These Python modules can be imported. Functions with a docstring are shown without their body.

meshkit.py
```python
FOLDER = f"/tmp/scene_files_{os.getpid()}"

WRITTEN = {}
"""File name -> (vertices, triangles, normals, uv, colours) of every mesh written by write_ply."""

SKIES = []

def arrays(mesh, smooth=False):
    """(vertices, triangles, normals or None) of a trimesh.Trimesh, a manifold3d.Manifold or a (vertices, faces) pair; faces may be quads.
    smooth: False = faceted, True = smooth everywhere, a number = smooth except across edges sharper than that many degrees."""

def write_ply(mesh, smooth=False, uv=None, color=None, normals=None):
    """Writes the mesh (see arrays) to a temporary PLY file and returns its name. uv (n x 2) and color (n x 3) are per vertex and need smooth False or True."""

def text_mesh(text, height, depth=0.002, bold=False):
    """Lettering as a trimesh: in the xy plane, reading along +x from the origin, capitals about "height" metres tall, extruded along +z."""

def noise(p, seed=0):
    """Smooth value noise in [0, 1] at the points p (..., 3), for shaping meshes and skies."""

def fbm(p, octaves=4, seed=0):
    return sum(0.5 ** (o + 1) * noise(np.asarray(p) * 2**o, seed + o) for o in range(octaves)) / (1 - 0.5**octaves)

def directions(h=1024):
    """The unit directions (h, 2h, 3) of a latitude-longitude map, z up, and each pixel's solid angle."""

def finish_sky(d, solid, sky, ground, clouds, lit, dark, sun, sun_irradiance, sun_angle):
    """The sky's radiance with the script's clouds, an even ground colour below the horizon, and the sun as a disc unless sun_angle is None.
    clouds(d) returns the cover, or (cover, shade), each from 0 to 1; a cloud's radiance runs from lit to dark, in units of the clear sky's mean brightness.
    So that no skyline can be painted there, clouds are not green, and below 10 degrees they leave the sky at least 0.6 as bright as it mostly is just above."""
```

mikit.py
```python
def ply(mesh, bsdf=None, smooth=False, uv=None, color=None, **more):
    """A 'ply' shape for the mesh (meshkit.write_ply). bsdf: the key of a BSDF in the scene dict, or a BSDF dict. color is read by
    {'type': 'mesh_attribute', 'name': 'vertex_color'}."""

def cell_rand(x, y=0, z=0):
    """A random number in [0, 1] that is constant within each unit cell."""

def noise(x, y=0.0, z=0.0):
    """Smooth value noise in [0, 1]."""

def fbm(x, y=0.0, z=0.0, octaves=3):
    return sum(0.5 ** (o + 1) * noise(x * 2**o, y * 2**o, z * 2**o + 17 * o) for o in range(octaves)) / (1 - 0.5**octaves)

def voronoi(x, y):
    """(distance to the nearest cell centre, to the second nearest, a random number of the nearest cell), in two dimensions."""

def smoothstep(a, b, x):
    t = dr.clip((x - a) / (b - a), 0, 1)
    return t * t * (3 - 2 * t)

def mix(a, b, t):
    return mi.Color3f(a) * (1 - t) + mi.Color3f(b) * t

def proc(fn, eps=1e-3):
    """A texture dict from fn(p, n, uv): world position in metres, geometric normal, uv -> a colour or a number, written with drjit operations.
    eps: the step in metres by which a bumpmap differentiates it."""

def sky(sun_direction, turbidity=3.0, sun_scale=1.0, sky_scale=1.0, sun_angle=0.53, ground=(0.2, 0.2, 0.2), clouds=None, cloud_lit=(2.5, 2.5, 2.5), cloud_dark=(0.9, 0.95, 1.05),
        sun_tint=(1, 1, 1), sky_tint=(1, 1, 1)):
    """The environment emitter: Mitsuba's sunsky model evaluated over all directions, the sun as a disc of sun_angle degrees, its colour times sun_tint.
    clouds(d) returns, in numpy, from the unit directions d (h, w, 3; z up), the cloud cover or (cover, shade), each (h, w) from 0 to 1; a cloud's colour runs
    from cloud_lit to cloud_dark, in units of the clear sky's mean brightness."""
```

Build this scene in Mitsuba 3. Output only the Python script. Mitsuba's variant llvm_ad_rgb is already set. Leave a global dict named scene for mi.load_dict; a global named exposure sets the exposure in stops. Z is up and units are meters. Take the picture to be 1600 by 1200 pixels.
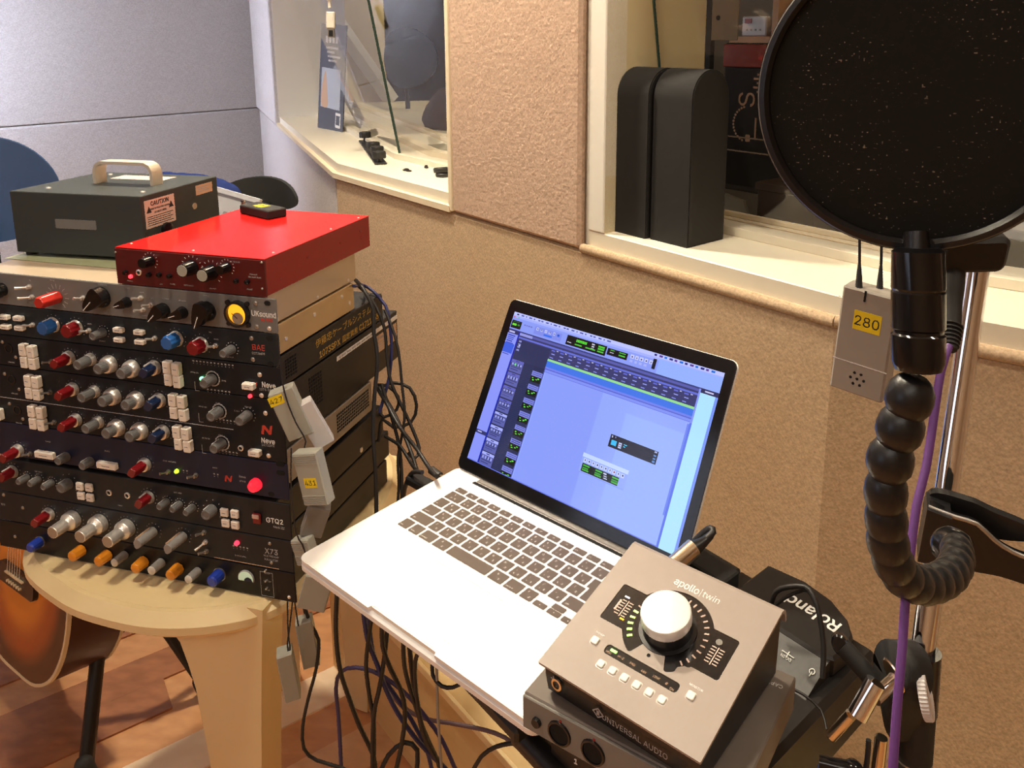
import math, random
import numpy as np, trimesh, shapely, drjit as dr, mitsuba as mi
import mikit
from shapely.geometry import Polygon, Point, box as sbox
from meshkit import text_mesh
T = mi.ScalarTransform4f
random.seed(7); RNG = np.random.default_rng(7)
scene, labels = {}, {}
ZC = 1.30                                  # eye height above the floor; the builders below work with the eye at the origin

# ------------------------------------------------------------------ camera, light, exposure
exposure = 0.0
_p, _r = 0.1933, 0.0107
_d = np.array([0, math.cos(_p), -math.sin(_p)]); _r0 = np.array([1.0, 0, 0]); _u0 = np.cross(_r0, _d)
_up = -math.sin(_r) * _r0 + math.cos(_r) * _u0
scene['camera'] = {'type': 'perspective', 'fov': math.degrees(2 * math.atan(800 / 1217.15)), 'fov_axis': 'x', 'near_clip': 0.02, 'far_clip': 60.0,
    'principal_point_offset_x': (800 - 917.4) / 1600, 'principal_point_offset_y': (600 - 307.02) / 1200,
    'to_world': T().look_at(origin=[0, 0, ZC], target=[0, float(_d[1]), ZC + float(_d[2])], up=[float(x) for x in _up])}

def V(*a): return np.array(a, float)
def unit(a): a = np.asarray(a, float); return a / np.linalg.norm(a)

def lamp_rect(key, c, target, w, h, rgb, label, cat, housing):
    """A flat luminous panel with a thin housing behind it, facing the target."""
    c = V(*c); z = unit(V(*target) - c); x = unit(np.cross(z, [0, 0, 1] if abs(z[2]) < .95 else [0, 1, 0])); y = np.cross(z, x)
    v = [c + x * sx * w / 2 + y * sy * h / 2 for sx, sy in ((-1, -1), (1, -1), (1, 1), (-1, 1))]
    scene[key + '__diffuser'] = {**mikit.ply((np.array(v) + [0, 0, ZC], np.array([[0, 1, 2], [0, 2, 3]])), 'lamp_white'), 'emitter': {'type': 'area', 'radiance': {'type': 'rgb', 'value': list(rgb)}}}
    b = trimesh.creation.box((w + .03, h + .03, .03)); M = np.eye(4); M[:3, 0], M[:3, 1], M[:3, 2], M[:3, 3] = x, y, z, c - z * .018 + V(0, 0, ZC)
    b.apply_transform(M); scene[key + '__housing'] = mikit.ply(b, housing)
    labels[key] = {'label': label, 'category': cat}
def spot_disc(key, c, target, r, rgb, label):
    c = V(*c); z = unit(V(*target) - c); x = unit(np.cross(z, [0, 1, 0])); y = np.cross(z, x)
    a = np.arange(24) * 2 * np.pi / 24
    v = np.vstack([c, c + r * (np.cos(a)[:, None] * x + np.sin(a)[:, None] * y)]) + [0, 0, ZC]
    f = np.array([[0, 1 + i, 1 + (i + 1) % 24] for i in range(24)])
    scene[key + '__lens'] = {**mikit.ply((v, f), 'lamp_white'), 'emitter': {'type': 'area', 'radiance': {'type': 'rgb', 'value': list(rgb)}}}
    can = trimesh.creation.cylinder(r * 1.25, .14, sections=24); M = np.eye(4); M[:3, 0], M[:3, 1], M[:3, 2], M[:3, 3] = x, y, z, c - z * .0715 + V(0, 0, ZC)
    can.apply_transform(M); scene[key + '__can'] = mikit.ply(can, 'lamp_white', smooth=30)
    labels[key] = {'label': label, 'category': 'spotlight'}
scene['lamp_white'] = {'type': 'diffuse', 'reflectance': {'type': 'rgb', 'value': [.7, .7, .7]}}
WARM = V(1, .87, .66)
spot_disc('ceiling_spotlight', (-.74, 1.66, 1.06), (-.1, .95, -.5), .075, WARM * 680, 'warm ceiling spotlight above the rack table, out of the frame')
spot_disc('ceiling_spotlight_001', (-.45, .70, 1.06), (-.35, .85, -.7), .085, WARM * 220, 'warm ceiling spotlight above the photographer')
spot_disc('ceiling_spotlight_002', (.95, .35, 1.06), (-.5, 1.4, -1.2), .08, V(1, .90, .74) * 120, 'warm ceiling spotlight at the right side of the room')
lamp_rect('soft_light_panel', (-2.42, 2.45, .02), (-2.36, 3.2, .02), .4, .6, V(.74, .80, 1.0) * 30, 'cool white soft light panel at the left wall, out of the frame', 'lamp', 'lamp_white')
lamp_rect('ceiling_fill_panel', (-.6, -1.0, 1.13), (-.6, -1.0, -1), 1.6, .8, V(1, .93, .84) * 3.2, 'unseen ceiling panel added as room fill behind the photographer', 'ceiling light', 'lamp_white')  # added panel for ambient fill, not a known fitting
lamp_rect('bluish_fill_panel', (-2.7, -.75, .35), (.1, .55, -.35), 1.2, 1.0, V(.60, .74, 1.0) * 1.4, 'unseen bluish fill panel added at the left wall behind the photographer', 'lamp', 'lamp_white')  # unseen panel added for bluish light from behind left
lamp_rect('added_room_light', (1.6, 3.2, .85), (1.5, 3.0, -1), .9, .5, V(1, .82, .55) * 9, 'unseen light added to brighten the room behind the window', 'ceiling light', 'lamp_white')  # added lamp, brightens what stands beyond the glass

lamp_rect('added_room_light_001', (-.55, 4.1, .9), (-1.0, 4.6, -.4), .5, .4, V(1, .84, .56) * 9, 'unseen light added over the stand-in counter beyond the left window', 'ceiling light', 'lamp_white')  # added lamp that lights the counter and yellow board stand-ins

# ------------------------------------------------------------------ materials
def rgb(c): return {'type': 'rgb', 'value': [float(x) for x in c]}
def P(key, c, rough=.5, metal=0., **k):
    scene[key] = {'type': 'twosided', 'nested': {'type': 'principled', 'base_color': rgb(c) if not isinstance(c, dict) else c, 'roughness': rough, 'metallic': metal, **k}}
    return key
N, FB, SM, MX = mikit.noise, mikit.fbm, mikit.smoothstep, mikit.mix
def fabric(key, a, b, s=340., bump=.0005):
    def col(p, n, uv):
        g = N(p.x * s, p.y * s, p.z * s * .8)
        t = .46 * g + .36 * N(p.x * s * 1.9, p.y * s * 1.9, p.z * s * 1.5) + .10 * FB(p.x * 60, p.y * 60, p.z * 45) + .08 * FB(p.x * 5, p.y * 5, p.z * 4)
        return MX(a, b, dr.clip(t * 1.5 - .25, 0, 1))
    def bp(p, n, uv): return FB(p.x * s * .8, p.y * s * .8, p.z * s * .6, 2)
    scene[key] = {'type': 'twosided', 'nested': {'type': 'bumpmap', 'arbitrary': mikit.proc(bp, eps=6e-4), 'scale': bump,
        'bsdf': {'type': 'principled', 'base_color': mikit.proc(col), 'roughness': .9, 'specular': .15}}}
fabric('fabric_tan', (.36, .26, .165), (.60, .455, .30))
fabric('fabric_pink', (.36, .255, .185), (.60, .44, .33), 260., .0013)
fabric('fabric_grey', (.40, .38, .36), (.58, .56, .55), 260.)
P('sill_paint', (.74, .69, .55), .42)
P('frame_cream', (.72, .62, .44), .45)
P('white_paint', (.72, .70, .62), .5)
P('reveal_yellow', (.62, .52, .30), .5)
P('ceiling_paint', (.72, .70, .66), .8)
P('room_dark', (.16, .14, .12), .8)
def wood_col(p, n, uv):
    gr = FB(p.x * 6 + p.y * 70, p.y * 6 - p.x * 30, 3.0, 3)
    return MX((.50, .23, .095), (.66, .36, .17), gr)
scene['floor_wood'] = {'type': 'twosided', 'nested': {'type': 'principled', 'base_color': mikit.proc(wood_col), 'roughness': .32, 'specular': .4}}
def wood_pale(p, n, uv):
    gr = FB(p.x * 6 + p.y * 70, p.y * 6 - p.x * 30, 9.0, 3)
    return MX((.78, .60, .40), (.86, .70, .50), gr)
scene['floor_wood_pale'] = {'type': 'twosided', 'nested': {'type': 'principled', 'base_color': mikit.proc(wood_pale), 'roughness': .32, 'specular': .4}}
for k_, a_, b_ in (('floor_wood_mid', (.60, .36, .19), (.72, .48, .28)), ('floor_wood_red', (.26, .10, .045), (.42, .18, .08))):
    def wcol(p, n, uv, a_=a_, b_=b_): return MX(a_, b_, FB(p.x * 6 + p.y * 70, p.y * 6 - p.x * 30, 5.0, 3))
    scene[k_] = {'type': 'twosided', 'nested': {'type': 'principled', 'base_color': mikit.proc(wcol), 'roughness': .32, 'specular': .4}}
def table_col(p, n, uv): return MX((.70, .55, .29), (.78, .62, .35), FB(p.x * 9, p.y * 40, p.z * 9, 3))
scene['table_cream'] = {'type': 'twosided', 'nested': {'type': 'principled', 'base_color': mikit.proc(table_col), 'roughness': .38, 'specular': .5}}
def bench_col(p, n, uv):
    a = p.x * .68 - p.y * .73
    return MX((.56, .39, .17), (.66, .49, .24), FB(a * 7, p.z * 60, (p.x + p.y) * 60, 3))
scene['bench_wood'] = {'type': 'twosided', 'nested': {'type': 'principled', 'base_color': mikit.proc(bench_col), 'roughness': .45}}
for k, c, r in (('panel_grey', (.17, .165, .16), .42), ('panel_slate', (.015, .021, .026), .4), ('panel_black', (.009, .011, .015), .45), ('panel_navy', (.014, .017, .042), .4),
                ('panel_graphite', (.015, .018, .022), .38), ('panel_jet', (.008, .008, .009), .35), ('black_plastic', (.008, .008, .009), .36), ('black_gloss', (.006, .006, .007), .12),
                ('black_matte', (.010, .0095, .009), .65), ('rubber', (.02, .02, .02), .8), ('dark_hole', (.003, .003, .003), .9), ('case_black', (.012, .0105, .010), .45),
                ('knob_red', (.20, .008, .012), .25), ('knob_redbright', (.50, .03, .02), .3), ('knob_grey', (.135, .135, .135), .45), ('knob_steel', (.26, .25, .24), .4), ('knob_blue', (.025, .13, .42), .3),
                ('knob_navy', (.008, .02, .065), .25), ('knob_royal', (.02, .05, .38), .22), ('knob_orange', (.72, .26, .02), .2), ('knob_clear', (.62, .58, .50), .12), ('button_white', (.84, .80, .71), .42),
                ('print_white', (.70, .70, .68), .6), ('print_red', (.55, .05, .03), .6), ('print_grey', (.32, .32, .33), .6), ('print_gold', (.44, .26, .05), .5), ('print_black', (.01, .01, .01), .6),
                ('label_yellow', (.80, .60, .01), .5), ('label_white', (.72, .70, .68), .5), ('label_brown', (.52, .34, .22), .55), ('label_pink', (.60, .44, .38), .5),
                ('psu_green', (.022, .028, .028), .5), ('adapter_grey', (.34, .34, .29), .55), ('adapter_taupe', (.30, .27, .23), .55), ('adapter_dark', (.19, .18, .16), .55), ('adapter_pale', (.55, .53, .52), .5),
                ('blue_shell', (.06, .13, .30), .45), ('navy_shell', (.010, .017, .04), .5), ('charcoal_shell', (.03, .035, .035), .6), ('blue_cloth', (.012, .03, .16), .9),
                ('key_black', (.10, .072, .054), .5), ('speaker_black', (.009, .0085, .008), .85), ('brochure_navy', (.07, .075, .10), .5), ('brochure_blue', (.40, .44, .50), .5),
                ('cable_black', (.014, .013, .013), .5), ('cable_blue', (.02, .025, .11), .45), ('cable_purple', (.12, .04, .20), .5), ('cable_violet', (.045, .03, .09), .5), ('cable_mauve', (.15, .09, .10), .5), ('cable_white', (.70, .66, .58), .5),
                ('strap_blue', (.02, .03, .09), .7), ('apollo_top', (.32, .268, .232), .48), ('taupe_metal', (.15, .125, .105), .45), ('guitar_side', (.06, .022, .012), .3), ('binding_cream', (.62, .50, .32), .45), ('gear_red', (.30, .03, .015), .4),
                ('gear_black', (.02, .015, .012), .4), ('shelf_wood', (.50, .27, .12), .5), ('device_white', (.60, .62, .66), .5), ('grey_panel', (.24, .23, .23), .7), ('bag_brown', (.06, .04, .03), .8), ('stain_brown', (.35, .27, .18), .6), ('knob_rubber', (.015, .015, .015), .5)):
    P(k, c, r, **({'specular': .25} if k.startswith('panel_') else {}))
P('print_white_dim', (.34, .34, .34), .6)
P('aluminium', (.80, .79, .77), .38, .65)
P('laptop_metal', (.86, .85, .83), .42, .25)
P('silver', (.88, .85, .80), .34, .75)
P('knob_bright', (.90, .89, .87), .28, .35)
P('chrome', (.88, .88, .90), .06, 1.)
P('brass_chrome', (.80, .68, .50), .18, 1.)
P('steel', (.42, .40, .37), .38, .9)
P('gold_plate', (.64, .50, .30), .36, .75)
P('gold_pale', (.62, .50, .36), .40, .6)
P('plate_green', (.34, .36, .22), .35, .3)
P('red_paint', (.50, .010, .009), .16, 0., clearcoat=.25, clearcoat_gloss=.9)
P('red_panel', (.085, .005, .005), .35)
P('red_side_shaded', (.26, .008, .008), .3)  # darker copy of red_paint: the shade of the case sides in its colour
P('handle_metal', (.66, .58, .46), .45, .5)
P('perf_steel', (.36, .32, .28), .42, .6)
def mesh_col(p, n, uv):
    s = N(p.x * 900, p.y * 900, p.z * 900); b = FB(p.x * 60, p.y * 60, p.z * 60)
    return mi.Color3f(.006, .0055, .005) + MX((.006, .006, .004), (.26, .22, .17), SM(.80, .98, s) * SM(.35, .65, b))  # sparkle of the mesh painted in as pale specks
scene['filter_foam'] = {'type': 'twosided', 'nested': {'type': 'principled', 'base_color': mikit.proc(mesh_col), 'roughness': .8, 'specular': .2}}
scene['pane_glass'] = {'type': 'thindielectric', 'int_ior': 1.5}
scene['glass_edge'] = {'type': 'twosided', 'nested': {'type': 'principled', 'base_color': rgb((.02, .045, .035)), 'roughness': .2}}
def glow(key, c, power, w=.02):
    """An emitting material: the shape's area emitter (an indicator lamp)."""
    return {'type': 'area', 'radiance': rgb(V(*c) * power), 'sampling_weight': w}

# ------------------------------------------------------------------ mesh helpers
CC = trimesh.util.concatenate
def B(x0, x1, y0, y1, z0, z1, c=0.):
    """A box, its edges chamfered by c."""
    if c <= 0:
        b = trimesh.creation.box((x1 - x0, y1 - y0, z1 - z0)); b.apply_translation(((x0 + x1) / 2, (y0 + y1) / 2, (z0 + z1) / 2)); return b
    pts = []
    for x, sx in ((x0, 1), (x1, -1)):
        for y, sy in ((y0, 1), (y1, -1)):
            for z, sz in ((z0, 1), (z1, -1)):
                pts += [(x + sx * c, y + sy * c, z), (x + sx * c, y, z + sz * c), (x, y + sy * c, z + sz * c)]
    return trimesh.convex.convex_hull(np.array(pts))
def lathe(prof, seg=24):
    """Profile [(r, z)...] turned about z."""
    return trimesh.creation.revolve(np.array(prof, float), sections=seg)
def ngon(rf, prof, seg=48, cap=True):
    """Like lathe, with the radius of each angle given by rf(angle) (a factor)."""
    a = np.arange(seg) * 2 * np.pi / seg; k = np.array([rf(x) for x in a])
    v = [np.stack([np.cos(a) * k * r, np.sin(a) * k * r, a * 0 + z], 1) for r, z in prof]; n = len(prof); f = []
    for j in range(n - 1):
        for i in range(seg):
            i2 = (i + 1) % seg; f += [[j * seg + i, j * seg + i2, (j + 1) * seg + i2], [j * seg + i, (j + 1) * seg + i2, (j + 1) * seg + i]]
    v = np.vstack(v + [[[0, 0, prof[0][1]], [0, 0, prof[-1][1]]]]); m = len(v)
    for i in range(seg):
        i2 = (i + 1) % seg; f += [[m - 2, i2, i], [m - 1, (n - 1) * seg + i, (n - 1) * seg + i2]]
    return trimesh.Trimesh(v, np.array(f), process=False)
def tube(pts, r, sides=10, step=.02):
    """A smooth tube through the points (Catmull-Rom), closed at its ends."""
    p = np.array(pts, float); q = np.vstack([2 * p[0] - p[1], p, 2 * p[-1] - p[-2]]); out = []
    for i in range(len(p) - 1):
        n = max(2, int(np.linalg.norm(p[i + 1] - p[i]) / step)); t = np.linspace(0, 1, n, endpoint=False)[:, None]
        a, b, c, d = q[i:i + 4]; out.append(.5 * (2 * b + (c - a) * t + (2 * a - 5 * b + 4 * c - d) * t**2 + (3 * b - a - 3 * c + d) * t**3))
    p = np.vstack(out + [p[-1:]]); tg = np.gradient(p, axis=0); tg /= np.linalg.norm(tg, axis=1, keepdims=True) + 1e-12
    a = np.cross(tg[0], [0, 0, 1.] if abs(tg[0][2]) < .9 else [1., 0, 0]); A = []
    for t in tg:
        a = a - t * (a @ t); a /= np.linalg.norm(a) + 1e-12; A.append(a)
    A = np.array(A); Bn = np.cross(tg, A); ang = np.arange(sides) * 2 * np.pi / sides; rr = np.broadcast_to(r, (len(p),)) if np.ndim(r) == 0 else np.interp(np.linspace(0, 1, len(p)), np.linspace(0, 1, len(r)), r)
    v = (p[:, None] + rr[:, None, None] * (np.cos(ang)[None, :, None] * A[:, None] + np.sin(ang)[None, :, None] * Bn[:, None])).reshape(-1, 3); f = []
    for i in range(len(p) - 1):
        for j in range(sides):
            j2 = (j + 1) % sides; f += [[i * sides + j, i * sides + j2, (i + 1) * sides + j2], [i * sides + j, (i + 1) * sides + j2, (i + 1) * sides + j]]
    m = len(v); v = np.vstack([v, p[:1], p[-1:]]); L = (len(p) - 1) * sides
    for j in range(sides):
        j2 = (j + 1) % sides; f += [[m, j2, j], [m + 1, L + j, L + j2]]
    return trimesh.Trimesh(v, np.array(f), process=False)
def rod(a, b, r, sides=14): return tube([a, b], r, sides, step=9)
def ext(poly, z0, z1):
    """A shapely polygon extruded from z0 to z1."""
    gs = [poly] if isinstance(poly, (Polygon,)) else list(getattr(poly, 'geoms', [poly]))
    ms = [trimesh.creation.extrude_polygon(g if isinstance(g, Polygon) else Polygon(g), z1 - z0, engine='earcut') for g in gs]
    m = CC(ms); m.apply_translation((0, 0, z0)); return m
def bev(poly, z0, z1, c=.002):
    """An extruded convex-ish polygon with its top and bottom edges chamfered."""
    q = poly.buffer(-c, join_style='mitre'); a = np.array(poly.exterior.coords)[:-1]
    inn = np.array([np.array(q.exterior.interpolate(q.exterior.project(Point(*p))).coords[0]) for p in a])
    if not Polygon(poly.exterior).exterior.is_ccw: a, inn = a[::-1], inn[::-1]
    n = len(a); v = np.vstack([np.c_[inn, np.full(n, z0)], np.c_[a, np.full(n, z0 + c)], np.c_[a, np.full(n, z1 - c)], np.c_[inn, np.full(n, z1)]]); f = []
    for j in range(3):
        for i in range(n):
            k = (i + 1) % n; f += [[j * n + i, j * n + k, (j + 1) * n + k], [j * n + i, (j + 1) * n + k, (j + 1) * n + i]]
    tv, tf = trimesh.creation.triangulate_polygon(Polygon(inn), engine='earcut')
    top = np.c_[tv, np.full(len(tv), z1)]; bot = np.c_[tv, np.full(len(tv), z0)]
    m = trimesh.Trimesh(v, np.array(f), process=False); tm = trimesh.Trimesh(top, tf, process=False)
    if tm.face_normals[:, 2].mean() < 0: tf = tf[:, ::-1]
    return CC([m, trimesh.Trimesh(top, tf, process=False), trimesh.Trimesh(bot, tf[:, ::-1], process=False)])
def rrect(x0, x1, y0, y1, r, seg=6): return sbox(x0 + r, y0 + r, x1 - r, y1 - r).buffer(r, quad_segs=seg)
def spline(pts, n=8):
    """A closed smooth outline through the points."""
    p = np.array(pts, float); m = len(p); out = []
    for i in range(m):
        a, b, c, d = p[i - 1], p[i], p[(i + 1) % m], p[(i + 2) % m]
        for t in np.linspace(0, 1, n, endpoint=False): out.append(.5 * (2 * b + (c - a) * t + (2 * a - 5 * b + 4 * c - d) * t**2 + (3 * b - a - 3 * c + d) * t**3))
    return Polygon(out)
_texts = {}
def txt(s, h, depth=.0003, bold=False, center=True, sx=1.0):
    if (s, bold) not in _texts:
        m = text_mesh(s, 1.0, 1.0, bold); m.apply_translation((-m.bounds[:, 0].mean(), -.5, 0)); _texts[s, bold] = m
    m = _texts[s, bold].copy(); m.apply_scale((h * sx, h, depth))
    if not center: m.apply_translation((-m.bounds[0][0], 0, 0))
    return m
class F:
    """A frame: local x, y, z axes and origin, in the eye-at-origin system."""
    def __init__(s, o, x, y, z=None, k=1.):
        s.k = k; s.o, s.x, s.y = V(*o), unit(x), unit(y); s.z = unit(np.cross(s.x, s.y)) if z is None else unit(z)
    def __call__(s, m):
        m = m.copy(); v = np.asarray(m.vertices); R = np.stack([s.x, s.y, s.z]); m.vertices = v * s.k @ R + s.o
        if np.linalg.det(R) < 0: m.invert()
        return m
    def pt(s, x, y, z): return s.o + (s.x * x + s.y * y + s.z * z) * s.k
    def at(s, x, y, z, ax=None, ay=None):
        """A frame at this local point, its axes given in this frame's axes."""
        g = lambda a: s.x * a[0] + s.y * a[1] + s.z * a[2]
        return F(s.pt(x, y, z), g(ax or (1, 0, 0)), g(ay or (0, 1, 0)), k=s.k)
WORLD = F((0, 0, 0), (1, 0, 0), (0, 1, 0))
def key_of(name):
    if name not in scene and name not in labels and not any(k.startswith(name + '__') for k in scene): return name
    i = 1
    while f'{name}_{i:03d}' in scene or f'{name}_{i:03d}' in labels or any(k.startswith(f'{name}_{i:03d}__') for k in scene): i += 1
    return f'{name}_{i:03d}'
_n = {}
def part(parent, name, mesh, mat, fr=WORLD, smooth=False, label=None, emit=None, kind=None, uv=None):
    """One part (or sub-part) of a thing; a repeat is numbered."""
    base = f'{parent}__{name}'; i = _n.get(base, 0); _n[base] = i + 1
    key = base if i == 0 else f'{base}_{i:03d}'
    m = fr(mesh); m.vertices = np.asarray(m.vertices) + [0, 0, ZC]
    scene[key] = mikit.ply(m, mat, smooth=smooth, uv=uv)
    if emit: scene[key]['emitter'] = emit
    if label or kind: labels[key] = {**({'label': label} if label else {}), **({'kind': kind} if kind else {})}
    return key
def thing(name, label, cat, group=None):
    i = _n.get(name, 0); _n[name] = i + 1
    key = name if i == 0 else f'{name}_{i:03d}'
    labels[key] = {'label': label, 'category': cat, **({'group': group} if group else {})}
    return key
def solo(name, label, cat, mesh, mat, fr=WORLD, smooth=False, group=None, uv=None):
    key = thing(name, label, cat, group); m = fr(mesh); m.vertices = np.asarray(m.vertices) + [0, 0, ZC]
    scene[key] = mikit.ply(m, mat, smooth=smooth, uv=uv); return key
def struct(name, mesh, mat, fr=WORLD, smooth=False, label=None):
    m = fr(mesh); m.vertices = np.asarray(m.vertices) + [0, 0, ZC]
    scene[name] = mikit.ply(m, mat, smooth=smooth); labels[name] = {'kind': 'structure', **({'label': label} if label else {})}
    return name

# ------------------------------------------------------------------ the room: left wall A, bay facet B, window wall C, facet D
yC = math.radians(132.8); eC = -V(math.cos(yC), math.sin(yC), 0); oC = V(-eC[1], eC[0], 0)       # eC along the wall to the right, oC outward
BC = V(-.688, 2.12, 0); dB = unit(V(-.455, .890, 0)); oB = V(dB[1], -dB[0], 0)                         # B runs from BC away from the eye
AB = BC + dB * 2.5; dA = unit(V(-.485, -.875, 0)); oA = V(dA[1], -dA[0], 0) * -1
if oA @ V(-1, 1, 0) < 0: oA = -oA
CD = BC + eC * 1.515; dD = unit(V(.839, -.545, 0)); oD = V(-dD[1], dD[0], 0)
FC, FB_, FA, FD = F(BC, eC, oC, (0, 0, 1)), F(BC, dB, oB, (0, 0, 1)), F(AB, dA, oA, (0, 0, 1)), F(CD, dD, oD, (0, 0, 1))
ZS, ZB, ZF, ZT = -.33, -.367, -1.30, 1.15          # sill top, seam, floor, ceiling
bisC = .17
def slab(name, fr, x0, x1, z0, z1, y0, th, mat, c=.006, label=None): return struct(name, B(x0, x1, y0, y0 + th, z0, z1, c), mat, fr, label=label)
# left wall: a lower and an upper fabric panel meeting at the seam
slab('wall_left_lower', FA, -.02, 5.2, ZF, ZB - .002, -.004, .05, 'fabric_grey', .008, 'lower grey fabric panel of the left wall')
slab('wall_left_upper', FA, -.02, 5.2, ZB + .002, ZT, .002, .05, 'fabric_grey', .004, 'upper grey fabric panel of the left wall')
slab('wall_bay_lower', FB_, .02, 2.55, ZF, ZB - .004, -.004, .05, 'fabric_grey', .01, 'lower grey fabric panel under the left window')
slab('wall_bay_upper', FB_, 1.475, 2.55, ZB + .002, ZT, -.018, .06, 'fabric_grey', .005, 'upper grey fabric panel left of the left window')
slab('wall_window_upper', FC, .588, 1.004, ZB, ZT, -.012, .020, 'fabric_pink', .006, 'tan fabric panel between the two windows')
def kink(d):      # the corner between C and D at outward depth d
    n = unit(oC + oD); return CD + n * (d / (n @ oC))
def corner_wall(name, a, b, fr, d0, d1, z0, z1, mat, label):
    A_, B_ = [Polygon([tuple(p[:2]) for p in q]) for q in ((a(d0), b(d0), b(d1), a(d1)), (a(d0 + .006), b(d0 + .006), b(d1), a(d1)))]
    return struct(name, CC([ext(A_, z0, z1 - .006), trimesh.convex.convex_hull(np.vstack([np.c_[np.array(A_.exterior.coords), np.full(5, z1 - .006)], np.c_[np.array(B_.exterior.coords), np.full(5, z1)]]))]), mat, label=label)
corner_wall('wall_window_lower', lambda d: BC + oC * d, kink, FC, -.006, .054, ZF, ZB - .003, 'fabric_tan', 'tan fabric wall below the windows')
corner_wall('wall_right_lower', kink, lambda d: CD + dD * 2.4 + oD * d, FD, -.006, .054, ZF, ZB - .003, 'fabric_tan', 'tan fabric wall right of the corner')
slab('wall_window_core', FC, .588, 1.015, ZS - .05, ZT, .009, .29, 'white_paint', .0)
# above the windows
slab('wall_window_head', FC, 1.004, 1.60, .62, ZT, -.004, .30, 'fabric_pink', .004)
slab('wall_window_head_left', FC, -.02, .588, .62, ZT, -.004, .30, 'fabric_pink', .004)
slab('wall_bay_head', FB_, -.02, 1.475, .62, ZT, -.004, .30, 'fabric_grey', .004)
slab('wall_right_upper', FD, -.05, 2.4, .62, ZT, -.004, .30, 'fabric_pink', .004)
slab('wall_bay_core', FB_, 1.475, 2.55, ZS - .05, ZT, .045, .25, 'white_paint', 0.)
slab('wall_right_core', FD, 1.3, 2.4, ZS - .05, .62, .0, .30, 'fabric_pink', 0.)
# base of the outer side of the walls
slab('wall_window_base', FC, -.02, 1.53, ZF, ZS - .04, .055, .245, 'white_paint', 0.)
slab('wall_bay_base', FB_, 0., 2.55, ZF, ZS - .04, .047, .25, 'white_paint', 0.)
slab('wall_right_base', FD, 0., 2.4, ZF, ZS - .04, .055, .245, 'white_paint', 0.)
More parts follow.
